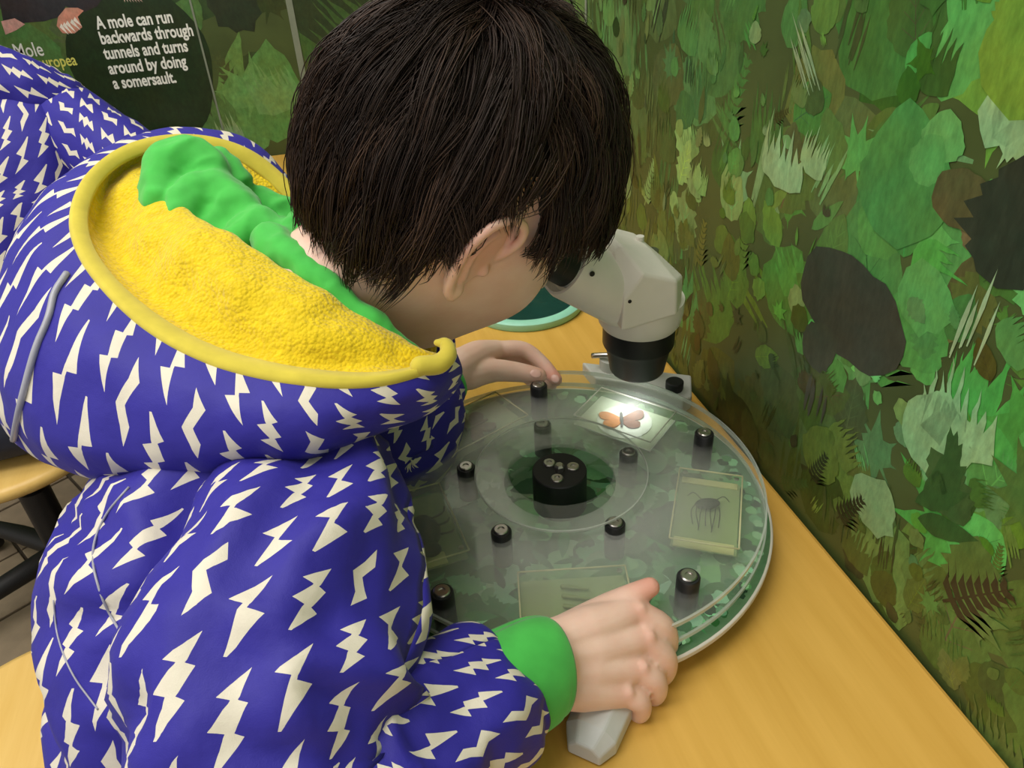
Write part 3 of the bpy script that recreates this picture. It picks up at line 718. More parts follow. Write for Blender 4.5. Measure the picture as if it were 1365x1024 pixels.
# black beetle with a cream label, half hidden by the sleeve
b, L, R = block(.120, 185, .052, .085, 'beetle')
MB().ell(L(0, .004, .005), [R @ [.013, 0, 0], R @ [0, .019, 0], R @ [0, 0, .0045]], 18, 10).build('insect_body', MAT['bug'], b)
MB().ell(L(0, .026, .005), [R @ [.008, 0, 0], R @ [0, .007, 0], R @ [0, 0, .004]], 14, 8).build('insect_head', MAT['bug'], b)
for s in (-1, 1):
    for k in range(3): MB().tube(spline([L(s * .010, .012 - k * .010, .005), L(s * .019, .015 - k * .012, .007), L(s * .023, .009 - k * .014, .003)], 4), .0009, 6).build('insect_leg', MAT['bug'], b)
MB().box(L(.006, .034, .0012), (.030, .012, .0012), radians(185)).build('name_label', MAT['cream'], b, False)

# ------------------------------------------------------------------ stereo microscope
SX, SY = .254, .556
ms = setp(empty('microscope', (SX + .02, SY, ZT)), 'white stereo microscope with black lens barrel against the mural wall', 'microscope')
def S_(x, y, z): return np.array([SX + x, SY + y, ZT + z])
# base plate under the disc, its raised rear block, post and knob
def A_(r, deg): return (OX + r * cos(radians(deg)), OY + r * sin(radians(deg)))
b = MB(); b.prism([(.252, .650), (.334, .598), (.285, .520), (.203, .572)], ZT, ZT + .0155); b.build('foot_plate', MAT['basegrey'], ms, False, bevel=.002)
b = MB(); b.prism([(.238, .662), (.336, .600), (.320, .566)] + [A_(.1835, d_) for d_ in (30, 35, 40, 45, 50, 55, 60)], ZT + .0155, ZT + .032)
b.build('rear_block', MAT['basegrey'], ms, False, bevel=.002)
q = onz(895, 520, ZT + .033); MB().lathe([(.0085, 0), (.009, .002), (.009, .009), (.0078, .010), (.0005, .010)], (q[0] + .004, q[1] + .002, ZT + .032), 24).build('focus_knob', MAT['blackmat'], ms, auto=40)
MB().tube([(.291, .619, ZT + .03), (.291, .619, ZT + .172)], .0075, 20).build('post', MAT['steel'], ms, auto=40)
MB().box((.277, .594, ZT + .150), (.026, .062, .026), radians(-30)).build('bracket', MAT['white'], ms, False, bevel=.004)
q = onz(806, 488, ZT + .034)
MB().lathe([(.012, 0), (.012, .012), (.001, .012)], (q[0] + .006, q[1] - .002, ZT + .032), 20).build('clip_screw', MAT['basegrey'], ms, auto=40)
MB().tube(spline([q + [-.012, .006, .012], q + [0, -.004, .016], q + [.016, -.016, .018]], 4), .0030, 8).build('stage_clip', MAT['steel'], ms)
# black lens barrel
MB().lathe([(.018, .0845), (.0240, .0845), (.0252, .0862), (.0290, .108), (.0318, .113), (.0325, .115), (.0325, .1345), (.001, .1345)], S_(0, 0, 0), 64).build('lens_barrel', MAT['black'], ms, auto=30)
MB().lathe([(.0005, .0865), (.018, .0865), (.018, .0845), (.0175, .0845)], S_(0, 0, 0), 40).build('lens', MAT['darkgreen'], ms, auto=30)
ll = bpy.data.lights.new('stage_lamp', 'SPOT'); ll.energy = .40; ll.spot_size = radians(110); ll.spot_blend = .9; ll.shadow_soft_size = .012; ll.color = (.96, .97, 1)
lo = bpy.data.objects.new('stage_lamp', ll); lo.location = tuple(S_(-.006, -.006, .0835) - np.array([SX + .02, SY, ZT])); link(lo, ms)
# head: lower collar and faceted body
MB().lathe([(.001, .1335), (.0335, .1335), (.0365, .138), (.0385, .148), (.0385, .160), (.001, .160)], S_(0, 0, 0), 64).build('head_collar', MAT['white'], ms, auto=30)
W2 = .041
side = [(-.017, .203), (.013, .192), (.015, .160), (-.034, .1535), (-.033, .183)]
v = []
for s in (-1, 1):
    v += [S_(x, s * W2, z) for x, z in side]
    v += [S_(-.030, s * .022, .224), S_(-.035, s * .022, .219), S_(.029, s * .020, .184), S_(.030, s * .020, .155), S_(-.002, s * .016, .214)]
bm = bmesh.new(); [bm.verts.new(p - np.array([SX + .02, SY, ZT])) for p in v]
r_ = bmesh.ops.convex_hull(bm, input=bm.verts); bmesh.ops.delete(bm, geom=[g for g in r_['geom_interior'] if isinstance(g, bmesh.types.BMVert)], context='VERTS')
bmesh.ops.dissolve_limit(bm, angle_limit=radians(9), verts=bm.verts, edges=bm.edges)
me = bpy.data.meshes.new('head'); bm.to_mesh(me); bm.free(); me.materials.append(MAT['white'])
hd = link(bpy.data.objects.new('head', me), ms)
bv = hd.modifiers.new('bevel', 'BEVEL'); bv.width = .0022; bv.segments = 3; bv.limit_method = 'ANGLE'; bv.angle_limit = radians(14)
MB().lathe([(.0035, 0), (.0035, .006), (.001, .006)], S_(-.004, -.002, .2125), 12, (0, 0, 1)).build('lock_screw', MAT['white'], ms, auto=40)
# binocular tubes leaning up toward the child
ax = np.array([-.80, -.05, .60]); ax /= np.linalg.norm(ax)
c0 = S_(-.036, 0, .181); sd = np.cross(ax, [0, 0, 1]); sd /= np.linalg.norm(sd); up2 = np.cross(sd, ax)
def stadium(t, r, g, n=40):
    o = []
    for k in range(n):
        a = 2 * pi * k / n; o.append(c0 + ax * t + sd * (r * cos(a) + g * (1 if cos(a) > 0 else -1)) + up2 * r * sin(a))
    return o
rows = [stadium(t, r, .012) for t, r in ((-.02, .0275), (.001, .0275), (.044, .0275), (.048, .0262), (.0485, .024), (.042, .020))]
f = [(i * 40 + k, i * 40 + (k + 1) % 40, (i + 1) * 40 + (k + 1) % 40, (i + 1) * 40 + k) for i in range(5) for k in range(40)] + [tuple(range(40))[::-1], tuple(range(200, 240))]
MB().add([p for r in rows for p in r], f).build('binocular_housing', MAT['white'], ms, auto=28)
for s in (-1, 1):
    e = c0 + ax * .042 + sd * s * .021
    tb_ = MB().lathe([(.001, 0), (.0150, 0), (.0150, .014), (.001, .014)], e, 40, ax).build('eyepiece', MAT['basegrey'], ms, auto=30)
    MB().lathe([(.001, .008), (.0160, .008), (.0160, .020), (.0175, .028), (.0165, .0285), (.0125, .024), (.001, .024)], e, 40, ax).build('eyecup', MAT['blackmat'], tb_, auto=30)
n = -sd if sd[1] > 0 else sd
MB().lathe([(.0016, 0), (.0016, .0006), (.0004, .0006)], S_(-.028, -W2, .181) + n * .0, 10, (0, -1, 0)).build('grub_screw', MAT['blackmat'], ms, auto=40)
MB().lathe([(.0022, 0), (.0022, .0008), (.0004, .0008)], c0 + ax * .040 + n * .0390 + up2 * .008, 10, n).build('grub_screw', MAT['blackmat'], ms, auto=40)

# ------------------------------------------------------------------ mint rimmed magnifier on the table
q = onz(700, 404, ZT); mg = setp(empty('magnifier', (q[0], q[1], ZT)), 'mint-rimmed round dark green magnifier lying on the table beyond the microscope', 'magnifier')
MB().lathe([(.066, 0), (.076, 0), (.078, .003), (.078, .010), (.074, .013), (.067, .012), (.066, .008)], (q[0], q[1], ZT), 72, closed=True).build('rim', MAT['mint'], mg, auto=50)
MB().lathe([(.0005, .002), (.066, .002), (.066, .007), (.045, .0095), (.0005, .0105)], (q[0], q[1], ZT), 72).build('lens', MAT['darkgreen'], mg, auto=50)

# ------------------------------------------------------------------ grey grip under the right hand
gp = [onz(px, py, ZT) for px, py in ((745, 975), (760, 1020), (803, 1020), (835, 960), (850, 880), (790, 870))]
a0 = onz(778, 1000, ZT + .012); a1 = onz(838, 868, ZT + .012); d = (a1 - a0); d[2] = 0; ln = np.linalg.norm(d); d /= ln; s_ = np.cross([0, 0, 1], d)
b = MB(); rows = []
for t, w, h in ((0, .011, .016), (.012, .0175, .023), (.05, .0185, .026), (ln - .01, .0175, .025), (ln, .012, .018)):
    c = a0 + d * t; c[2] = ZT
    rows.append([c - s_ * w + [0, 0, .001], c - s_ * w + [0, 0, h * .62], c - s_ * w * .5 + [0, 0, h], c + s_ * w * .5 + [0, 0, h], c + s_ * w + [0, 0, h * .62], c + s_ * w + [0, 0, .001]])
rows = np.array(rows); f = [(i * 6 + j, i * 6 + (j + 1) % 6, (i + 1) * 6 + (j + 1) % 6, (i + 1) * 6 + j) for i in range(4) for j in range(6)] + [tuple(range(6))[::-1], tuple(range(24, 30))]
b.add(rows.reshape(-1, 3), f); setp(b.build('grip_handle', MAT['greypl'], None, False, bevel=.0015), 'pale grey faceted plastic handle under the right hand of the child', 'handle')
# ------------------------------------------------------------------ the child at the microscope
HA, HZ, HRO = radians(42.4), radians(75.9), radians(7.2)
HF = np.array([sin(HZ) * cos(HA), cos(HZ) * cos(HA), -sin(HA)]); _R0 = np.array([cos(HZ), -sin(HZ), 0]); _U0 = np.cross(_R0, HF)
HR = _R0 * cos(HRO) - _U0 * sin(HRO); HU = _U0 * cos(HRO) + _R0 * sin(HRO)
HC = P(606, 255, .525)
class Head:
    """a head frame: forward, up, right axes and centre, with skull, face, ear and hair in its own metres"""
    def __init__(s, c, f, u, r): s.c, s.f, s.u, s.r = map(np.array, (c, f, u, r))
    def w(s, f, u, r): return s.c + s.f * f + s.u * u + s.r * r
    def skull(s, mb, n=72, m=60):
        v = []; fc = []
        g = lambda x, a, w: exp(-((x - a) / w) ** 2)
        for i in range(m + 1):
            th = pi * (i + .02) / (m + .04)
            for k in range(n):
                ph = 2 * pi * k / n; f, r, u = sin(th) * cos(ph), sin(th) * sin(ph), cos(th)
                a = abs(r); F, U, Rr = f * .094, u * .103, r * .0745
                if u < 0:
                    U *= 1 + .25 * min(1, -u); Rr *= 1 - .26 * min(1, -u) ** 1.5
                    if f > 0: F *= 1 + .05 * min(1, -u)
                    else: F *= 1 - .35 * min(1, -u) ** 1.2
                if f > 0:
                    F += f * (.019 * g(u, -.22, .13) * g(r, 0, .16) + .010 * g(u, -.05, .20) * g(r, 0, .10))            # nose, bridge
                    F -= .009 * g(u, .0, .12) * g(a, .36, .17) * f                                                    # eye sockets
                    F += .003 * g(u, .17, .08) * g(a, .33, .25) * f                                                   # brow
                    F += .0055 * g(u, -.47, .05) * g(r, 0, .22) + .005 * g(u, -.58, .05) * g(r, 0, .18) - .003 * g(u, -.525, .018) * g(r, 0, .22)   # lips
                    F += .010 * g(u, -.83, .14) * g(r, 0, .30)                                                        # chin
                    Rr += (1 if r > 0 else -1) * .0055 * g(u, -.36, .24) * g(a, .62, .3) * f                          # cheeks
                    F += .004 * g(u, -.36, .2) * g(a, .5, .22)
                v.append(s.w(F, U, Rr))
        for i in range(m):
            for k in range(n): fc.append((i * n + k, i * n + (k + 1) % n, (i + 1) * n + (k + 1) % n, (i + 1) * n + k))
        fc.append(tuple(range(n))[::-1]); fc.append(tuple(range(m * n, (m + 1) * n)))
        mb.add(v, fc)
    def ear(s, mb, sg):
        W = lambda q: s.w(q[0], q[1], q[2] * sg)
        hel = [(.006, -.016, .070), (.010, -.006, .075), (.010, .006, .080), (.003, .015, .085), (-.009, .016, .089), (-.019, .008, .091), (-.023, -.006, .090), (-.021, -.021, .086), (-.015, -.034, .081), (-.008, -.044, .076), (.000, -.047, .073)]
        mb.tube(spline([W(q) for q in hel], 5), np.interp(np.linspace(0, 1, 51), [0, .1, .5, .8, 1], [.0025, .0030, .0034, .0036, .0042]), 10)
        ant = [(-.002, .006, .079), (-.010, .001, .083), (-.014, -.011, .084), (-.011, -.024, .081), (-.005, -.033, .077)]
        mb.tube(spline([W(q) for q in ant], 5), .0026, 8)
        mb.ell(W((-.008, -.016, .077)), [s.f * .0145 - s.r * sg * .004, s.u * .029 + s.r * sg * .004, s.r * sg * .0032 + s.f * .001], 20, 12)
        mb.ell(W((-.010, -.014, .071)), [s.f * .012, s.u * .026, s.r * .010], 16, 10)
        mb.ell(W((.006, -.022, .074)), [s.f * .0035, s.u * .005, s.r * .004], 10, 8)
        mb.ell(W((-.004, -.042, .075)), [s.f * .007, s.u * .0075, s.r * .0036], 12, 8)
def hairline(f, a):
    """lowest 'up' of the hair for a unit direction with forward f and side a"""
    return float(np.interp(f, [-1, -.75, -.5, -.32, -.18, -.02, .12, .30, .5, .75, 1], [-.50, -.54, -.48, -.22, .22, .36, .22, .04, .26, .34, .32]))
def hair(name, H, parent, n_strands, seed=1, tuft=True):
    rs = np.random.RandomState(seed); rng = random.Random(seed)
    Wd = np.array([-.50, .865, .05]); Wd /= np.linalg.norm(Wd)
    def surf(d, lift):
        F, U, Rr = d[0] * .0945, d[1] * .1035, d[2] * .0750
        if d[1] < 0:
            Rr *= 1 - .24 * min(1, -d[1]) ** 1.5
            if d[0] < 0: F *= 1 - .26 * min(1, -d[1]) ** 1.2
        nn = np.array([d[0] / .0945, d[1] / .1035, d[2] / .075]); nn /= np.linalg.norm(nn)
        puff = .005 + .010 * max(0, d[1]) + .014 * max(0, d[1] * .75 - d[0] * .66 - .25) + .000 * max(0, d[0]) * max(0, d[1] + .4)
        q = np.array([F, U, Rr]) + nn * (lift * 1.0 + puff * .8)
        return q
    # under-cap
    n, m = 72, 48; v = []; keep = {}; fc = []
    for i in range(m + 1):
        th = pi * .80 * i / m
        for k in range(n):
            ph = 2 * pi * k / n; d = np.array([sin(th) * cos(ph), cos(th), sin(th) * sin(ph)])
            hl = hairline(d[0], abs(d[2])) + .07
            if d[1] < hl:
                d[1] = hl; s_ = sqrt(max(1e-6, 1 - hl * hl) / (d[0] ** 2 + d[2] ** 2 + 1e-9)); d[0] *= s_; d[2] *= s_
                q = surf(d, -.010)
            else: q = surf(d, -.001 + .0025 * noise.noise(Vector(d * 5)))
            v.append(H.w(*q))
    for i in range(m):
        for k in range(n): fc.append((i * n + k, i * n + (k + 1) % n, (i + 1) * n + (k + 1) % n, (i + 1) * n + k))
    S = 9; V = [np.array(v)]; SH = [np.zeros(len(v))]; FC = [fc]; base = len(v)
    # locks: strands run beside a guide and draw together toward the tip
    per = 22; nc = max(60, n_strands // per); cl = []
    while len(cl) < nc:
        d = rs.randn(3); d /= np.linalg.norm(d)
        if d[1] > hairline(d[0], abs(d[2])) + .10: cl.append(d)
    for d0 in cl:
        swirl = rng.gauss(0, .22); L = rng.uniform(.040, .078); lift0 = rng.uniform(0, .010); shade = rng.random(); tipw = rng.uniform(.35, .95); end = rng.uniform(-.06, .20)
        kink = rng.gauss(0, .16); pts = []; step = L / S; d = d0.copy()
        for i in range(S + 1):
            t = i / S
            pts.append(surf(d, lift0 + .006 * sin(pi * min(1, t * 1.1)) - .002 * t))
            away = np.cross(np.cross(d, Wd), d) * -1; na = np.linalg.norm(away)
            away = away / na if na > .05 else np.array([0, 0, 1.0])
            side = np.cross(d, away); g = np.array([.25 * d[0], -1, 0]); down = g - d * (g @ d)
            v_ = away + side * (swirl + kink * sin(t * 4) + .6 * exp(-na * 4)) + down * (.25 + .4 * t); v_ /= np.linalg.norm(v_)
            d2 = d + v_ * step / .095; d2 /= np.linalg.norm(d2)
            if d2[1] < hairline(d2[0], abs(d2[2])) - end * .6 and len(pts) > 1:
                q0 = pts[-1]; dq = (pts[-1] - pts[-2]) * .25
                for q in range(i + 1, S + 1): pts.append(pts[-1] + dq)
                break
            d = d2
        pts = np.array(pts[:S + 1]); tt_ = np.linspace(0, 1, S + 1)[:, None]
        nrm_ = pts[0] / np.linalg.norm(pts[0])
        for j in range(per):
            o = rs.randn(3) * .0052; o -= nrm_ * (o @ nrm_) * .75
            k = rng.uniform(.86, 1.06)
            q = pts[0] + (pts - pts[0]) * k + o * (1 - tipw * tt_ ** 1.3) + rs.randn(3) * .0015 * tt_
            V.append(strand(q, H, S)); SH.append(np.repeat(np.full(S + 1, min(1, max(0, shade * .6 + rng.random() * .4))), 3))
    # unruly tuft at the crown
    if tuft:
        for i in range(420):
            a = rng.uniform(0, 2 * pi); r = rng.uniform(0, .028); c = Wd + np.array([cos(a) * r * 9, 0, sin(a) * r * 9]); c /= np.linalg.norm(c)
            p0 = surf(c, .001); up = c * .7 + np.array([cos(a + 1.2), .3, sin(a + 1.2)]) * .9; up /= np.linalg.norm(up)
            L = rng.uniform(.022, .045); out = np.array([cos(a + .9), 0, sin(a + .9)])
            pts = np.array([p0 + up * L * t + out * L * .5 * t * t - np.array([0, 1, 0]) * L * .35 * t * t * t for t in np.linspace(0, 1, S + 1)])
            V.append(strand(pts, H, S)); SH.append(np.repeat(np.full(S + 1, rng.random()), 3))
    # hanging locks behind the ear and in front of it, on the right side and its mirror
    for sg in (1, -1):
        for (f, u, L, w, cnt, df) in ((-.38, -.38, .040, .05, 70, .10), (.24, .14, .016, .05, 50, -.10), (-.62, -.44, .026, .12, 90, .05), (.52, .34, .026, .10, 90, .2)):
            for i in range(cnt):
                q = np.array([f + rng.gauss(0, w), u + rng.gauss(0, .05), 0]); q[2] = sg * sqrt(max(.05, 1 - q[0] ** 2 - q[1] ** 2)); q /= np.linalg.norm(q)
                p0 = surf(q, .003); tip = np.array([f * .0945 + df * .02, u * .1035 - L, 0]); tip[2] = p0[2] * .96
                l = rng.uniform(.6, 1.05)
                pts = np.array([p0 + (tip + np.array([(p0[0] - f * .0945) * .4, 0, 0]) - p0) * t * l + np.array([0, 0, sg * .003 * sin(pi * t)]) for t in np.linspace(0, 1, S + 1)])
                V.append(strand(pts, H, S)); SH.append(np.repeat(np.full(S + 1, rng.random() * .7), 3))
    nst = len(V) - 1
    tri = []
    for k in range(nst):
        o = base + k * 3 * (S + 1)
        for i in range(S):
            for j in range(3): tri.append((o + i * 3 + j, o + i * 3 + (j + 1) % 3, o + (i + 1) * 3 + (j + 1) % 3, o + (i + 1) * 3 + j))
    ob = mesh(name, np.concatenate(V), fc + tri, MAT['hair'], parent, True, None, False)
    at = ob.data.attributes.new('shade', 'FLOAT', 'POINT'); at.data.foreach_set('value', np.concatenate(SH).astype(np.float32))
    return ob
def strand(pts, H, S):
    w = np.array([H.w(*p) for p in pts]); T = np.gradient(w, axis=0); T /= np.linalg.norm(T, axis=1)[:, None] + 1e-12
    ref = w.mean(0) - H.c; B = np.cross(T, ref); B /= np.linalg.norm(B, axis=1)[:, None] + 1e-12; N = np.cross(T, B)
    t = np.linspace(0, 1, S + 1); r = (.00034 * (1 - t ** 3) + .00005)[:, None]
    out = np.stack([w + (B * cos(a) + N * sin(a)) * r for a in (0, 2.094, 4.189)], 1)
    return out.reshape(-1, 3)

head = Head(HC, HF, HU, HR)
NB = P(425, 455, .56)                       # base of the neck
body = MB(); head.skull(body); head.ear(body, 1); head.ear(body, -1)
body.capsule([head.w(-.010, -.045, 0), head.w(-.045, -.100, 0) * .75 + NB * .25, NB], [.046, .042, .044], 24)
pel = np.array([-.222, .50, .435])
TPX = [P(360, 1230, .66), P(342, 1120, .60), P(318, 1000, .555), P(292, 860, .53), P(280, 760, .525), P(305, 690, .528), P(360, 600, .545), NB]   # spine of the jacket
SP = [pel, TPX[1], TPX[3], P(320, 640, .53), NB]
body.capsule(SP[:4], [.070, .062, .058, .05], 24); body.capsule([SP[2], SP[3], NB], [.055, .05, .044], 20)
SHR = P(400, 650, .50); ELR = P(395, 1090, .385); WRR = P(712, 893, .485)       # right shoulder, elbow, wrist
SHL = P(470, 470, .66); ELL = P(500, 640, .70); WRL = P(590, 505, .735)
body.capsule([SP[3], SHR], [.045, .036], 20); body.capsule([SP[3], SHL], [.045, .036], 20)
body.capsule([SHR, (SHR + ELR) / 2, ELR], [.038, .034, .029], 18); body.capsule([ELR, (ELR + WRR) / 2, WRR], [.029, .026, .021], 18)
body.capsule([SHL, (SHL + ELL) / 2, ELL], [.038, .034, .029], 18); body.capsule([ELL, (ELL + WRL) / 2, WRL], [.029, .025, .019], 18)
for s in (-1, 1):
    hip = pel + [0, s * .06, 0]; kn = np.array([-.05, pel[1] + s * .09, .44]); an = np.array([-.04, pel[1] + s * .09, .08])
    body.capsule([hip, (hip + kn) / 2, kn], [.062, .055, .044], 20); body.capsule([kn, (kn + an) / 2, an], [.044, .040, .028], 18); body.capsule([an, an + [.09, 0, -.045]], [.028, .02], 14)
# right hand: flat back, four curled fingers over the grip, thumb along the disc
WR2 = P(735, 890, .487)
kn_r = [P(852, 815, .513), P(864, 852, .509), P(855, 893, .503), P(835, 926, .497)]
palm_n = np.cross(kn_r[3] - kn_r[0], (kn_r[1] + kn_r[2]) / 2 - WR2); palm_n /= np.linalg.norm(palm_n)
if palm_n @ (CAM - WR2) < 0: palm_n = -palm_n
for k, (q, wq) in enumerate(zip(kn_r, [P(735, 862, .490), P(735, 880, .487), P(735, 898, .485), P(735, 914, .484)])):
    body.capsule([wq - palm_n * .010, (wq + q) / 2 - palm_n * .0095, q - palm_n * .0085], [.0155, .0150, .0098], 16)
body.capsule([WRR - palm_n * .008, WR2 - palm_n * .008], [.021, .022], 18)
fingers_r = [([kn_r[0] - palm_n * .007, P(884, 836, .525), P(889, 866, .541), P(878, 880, .556)], [.0088, .0083, .0076, .0066]),
             ([kn_r[1] - palm_n * .007, P(886, 876, .522), P(884, 899, .536), P(868, 905, .552)], [.0088, .0084, .0077, .0066]),
             ([kn_r[2] - palm_n * .007, P(873, 908, .514), P(873, 926, .526), P(856, 930, .543)], [.0085, .0080, .0074, .0064]),
             ([kn_r[3] - palm_n * .007, P(853, 937, .507), P(853, 951, .517), P(838, 952, .532)], [.0078, .0072, .0066, .0058])]
for p_, r_ in fingers_r: body.capsule(p_, r_, 14)
body.capsule([P(760, 850, .497) - palm_n * .016, P(806, 815, .520) - palm_n * .004, P(838, 797, .527), P(866, 783, .530)], [.0135, .0105, .0090, .0072], 14)
for q in kn_r: body.ell(q - palm_n * .0045, [palm_n * .0065, CXA * .0075, CUA * .007], 12, 8)
# left hand: pinching the edge of the disc between thumb and fingers
WL2 = P(612, 492, .742)
lk = [P(662, 466, .775), P(660, 474, .787), P(655, 484, .798), P(648, 495, .806)]
for k, q in enumerate(lk):
    body.capsule([WL2 + (q - lk[1]) * .5, (WL2 + q) / 2 + CUA * .004, q], [.0165, .0150, .0100], 14)
body.capsule([WRL, WL2], [.020, .021], 16)
fingers_l = [([lk[0], P(697, 466, .785), P(722, 484, .785), P(741, 506, .777)], [.0092, .0085, .0078, .0068]),
             ([lk[1], P(692, 478, .800), P(718, 494, .800), P(735, 512, .790)], [.0092, .0085, .0076, .0066]),
             ([lk[2], P(684, 488, .810), P(706, 505, .808), P(720, 518, .800)], [.0088, .0082, .0074, .0064])]
for p_, r_ in fingers_l: body.capsule(p_, r_, 14)
body.capsule([P(625, 500, .742), P(655, 494, .752), P(688, 496, .758), P(718, 501, .757)], [.0150, .0118, .0102, .0082], 14)
person = remesh(body, 'person', .0017, MAT['skin'], None, 3)
setp(person, 'child in blue lightning bolt jacket bending over the microscope eyepieces', 'person')
me = person.data
co = np.zeros(len(me.vertices) * 3); me.vertices.foreach_get('co', co); co = co.reshape(-1, 3)
bl = np.zeros(len(co))
for c, r, a in [(head.w(-.008, -.01, .085), .024, .55), (P(866, 783, .530), .016, .75), (P(741, 506, .777), .016, .8), (P(720, 500, .757), .012, .4), (head.w(.07, -.05, .045), .03, .25)] + [(k_, .009, .35) for k_ in kn_r] + [(f_[0][1], .008, .35) for f_ in fingers_r]:
    d2 = ((co - c) ** 2).sum(1); bl = np.maximum(bl, a * np.exp(-d2 / r ** 2))
at = me.attributes.new('blush', 'FLOAT', 'POINT'); at.data.foreach_set('value', bl.astype(np.float32))
# eyes and lips
for sg in (-1, 1):
    e = MB().ell(head.w(.0765, -.002, .0275 * sg), [HF * .011, HU * .011, HR * .012], 16, 12).build('eye', MAT['eye'], person)
    MB().ell(head.w(.0855, -.004, .0275 * sg), [HF * .0026, HU * .0052, HR * .0052], 14, 8).build('iris', MAT['iris'], e)
# nails
def nail(c, along, nrm, l, w):
    along = along / np.linalg.norm(along); nrm = nrm - along * (nrm @ along); nrm /= np.linalg.norm(nrm); s = np.cross(along, nrm)
    MB().ell(c, [along * l, s * w, nrm * .0011], 16, 8).build('nail', MAT['nail'], person)
tv = CAM - P(716, 499, .757); nail(P(714, 498, .7492), P(718, 501, .757) - P(688, 496, .758), tv + CUA * .3, .0058, .0046)
nail(P(740, 505, .7700), P(741, 506, .777) - P(722, 484, .785), CAM - P(741, 506, .777), .005, .004)
hair_o = hair('hair', head, person, 17000, 3)
hair_o['label'] = 'short straight dark brown hair'
# ------------------------------------------------------------------ clothes
def limb_loft(path, radii, ns=56, kv=10, ref=(0, 0, 1), phase=0):
    """rings along a path; radii = list of (a, b) half axes; ring 'a' axis lies across ref"""
    C = spline(path, kv); m = len(C); rr = spline(np.array(radii, float), kv)
    T = np.gradient(C, axis=0); T /= np.linalg.norm(T, axis=1)[:, None]
    G = np.zeros((m, ns, 3)); A = np.cross(T[0], np.array(ref, float)); A /= np.linalg.norm(A)
    for i in range(m):
        A = A - T[i] * (A @ T[i]); A /= np.linalg.norm(A); B = np.cross(A, T[i])
        for k in range(ns):
            t = 2 * pi * k / ns + phase; G[i, k] = C[i] + A * cos(t) * rr[i, 0] + B * sin(t) * rr[i, 1]
    return G
def crumple(G, amp, scale, stretch=(1, 1), seed=0, cu=True, ridge=.6, along=None):
    """cloth folds: displace a ring grid along its normals; folds run along the limb, or along a given direction"""
    N = gridnormals(G, cu); m, n = G.shape[:2]; cen = G.mean(1)
    if ((G - cen[:, None]) * N).sum() < 0: N = -N
    T = np.gradient(cen, axis=0); T /= np.linalg.norm(T, axis=1)[:, None] + 1e-9
    D = np.zeros((m, n))
    for i in range(m):
        d = T[i] if along is None else along
        for k in range(n):
            p = G[i, k]; a = fbm(p + seed * 3.7, scale, 3)
            q = p - d * ((p - cen[0]) @ d) * .68 + seed
            w = fbm(q + 9, scale * .5, 2) * .02
            b = 1 - abs(fbm(q + w, scale * 1.1, 2)) * 2.6
            D[i, k] = a * (1 - ridge) + max(-.6, b) * ridge * .6
    return G + N * (D * amp)[..., None]
# jacket body
TP = TPX
TR = [(.130, .110), (.130, .098), (.128, .088), (.124, .086), (.112, .086), (.092, .078), (.068, .058), (.05, .05)]
G = limb_loft(TP, [(b, a) for a, b in TR], 96, 12, CF)
G = crumple(G, .019, 12, (1, .5), 2)
jk = gridmesh('jacket', G, MAT['jacket'], person, True, .003)
jk['label'] = 'cobalt blue jacket printed with cream lightning bolts'
# right sleeve: upper arm and forearm
path = [P(440, 635, .515), P(428, 690, .482), P(395, 790, .440), P(352, 930, .402), P(375, 1065, .394), P(490, 1065, .407), P(585, 985, .437), P(645, 938, .460), P(668, 922, .470)]
rad = [(.040, .045), (.053, .058), (.065, .062), (.073, .060), (.068, .056), (.055, .050), (.047, .044), (.043, .041), (.037, .036)]
G = limb_loft(path, rad, 88, 12, CF)
ud = P(250, 900, .42) - P(430, 600, .42); ud /= np.linalg.norm(ud)
G = crumple(G, .026, 13, (1, .6), 5)
gridmesh('sleeve', G, MAT['jacket'], jk, True, .0025, (0.11, 0.02))
# left sleeve
path = [P(430, 455, .64), P(470, 480, .665), P(505, 560, .69), P(520, 600, .70), P(545, 560, .705), P(572, 520, .722), P(590, 507, .733)]
rad = [(.05, .05), (.058, .056), (.055, .052), (.052, .05), (.048, .044), (.040, .036), (.028, .026)]
G = crumple(limb_loft(path, rad, 56, 8, CF), .008, 16, (1, 1), 9)
gridmesh('sleeve', G, MAT['jacket'], jk, True, .0025, (0.3, 0.2))
# hoodie cuffs
cp = [P(650, 930, .460), P(676, 916, .470), P(715, 895, .484), P(734, 890, .490)]
G = limb_loft(cp, [(.033, .031), (.0335, .031), (.0325, .029), (.0295, .026)], 48, 6, CF)
hoodie = gridmesh('hoodie_cuff', G, MAT['green'], person, True, .003)
G = limb_loft([P(585, 512, .728), P(598, 503, .736)], [(.0245, .023), (.0235, .022)], 32, 6, CF)
gridmesh('hoodie_cuff', G, MAT['green'], person, True, .002)
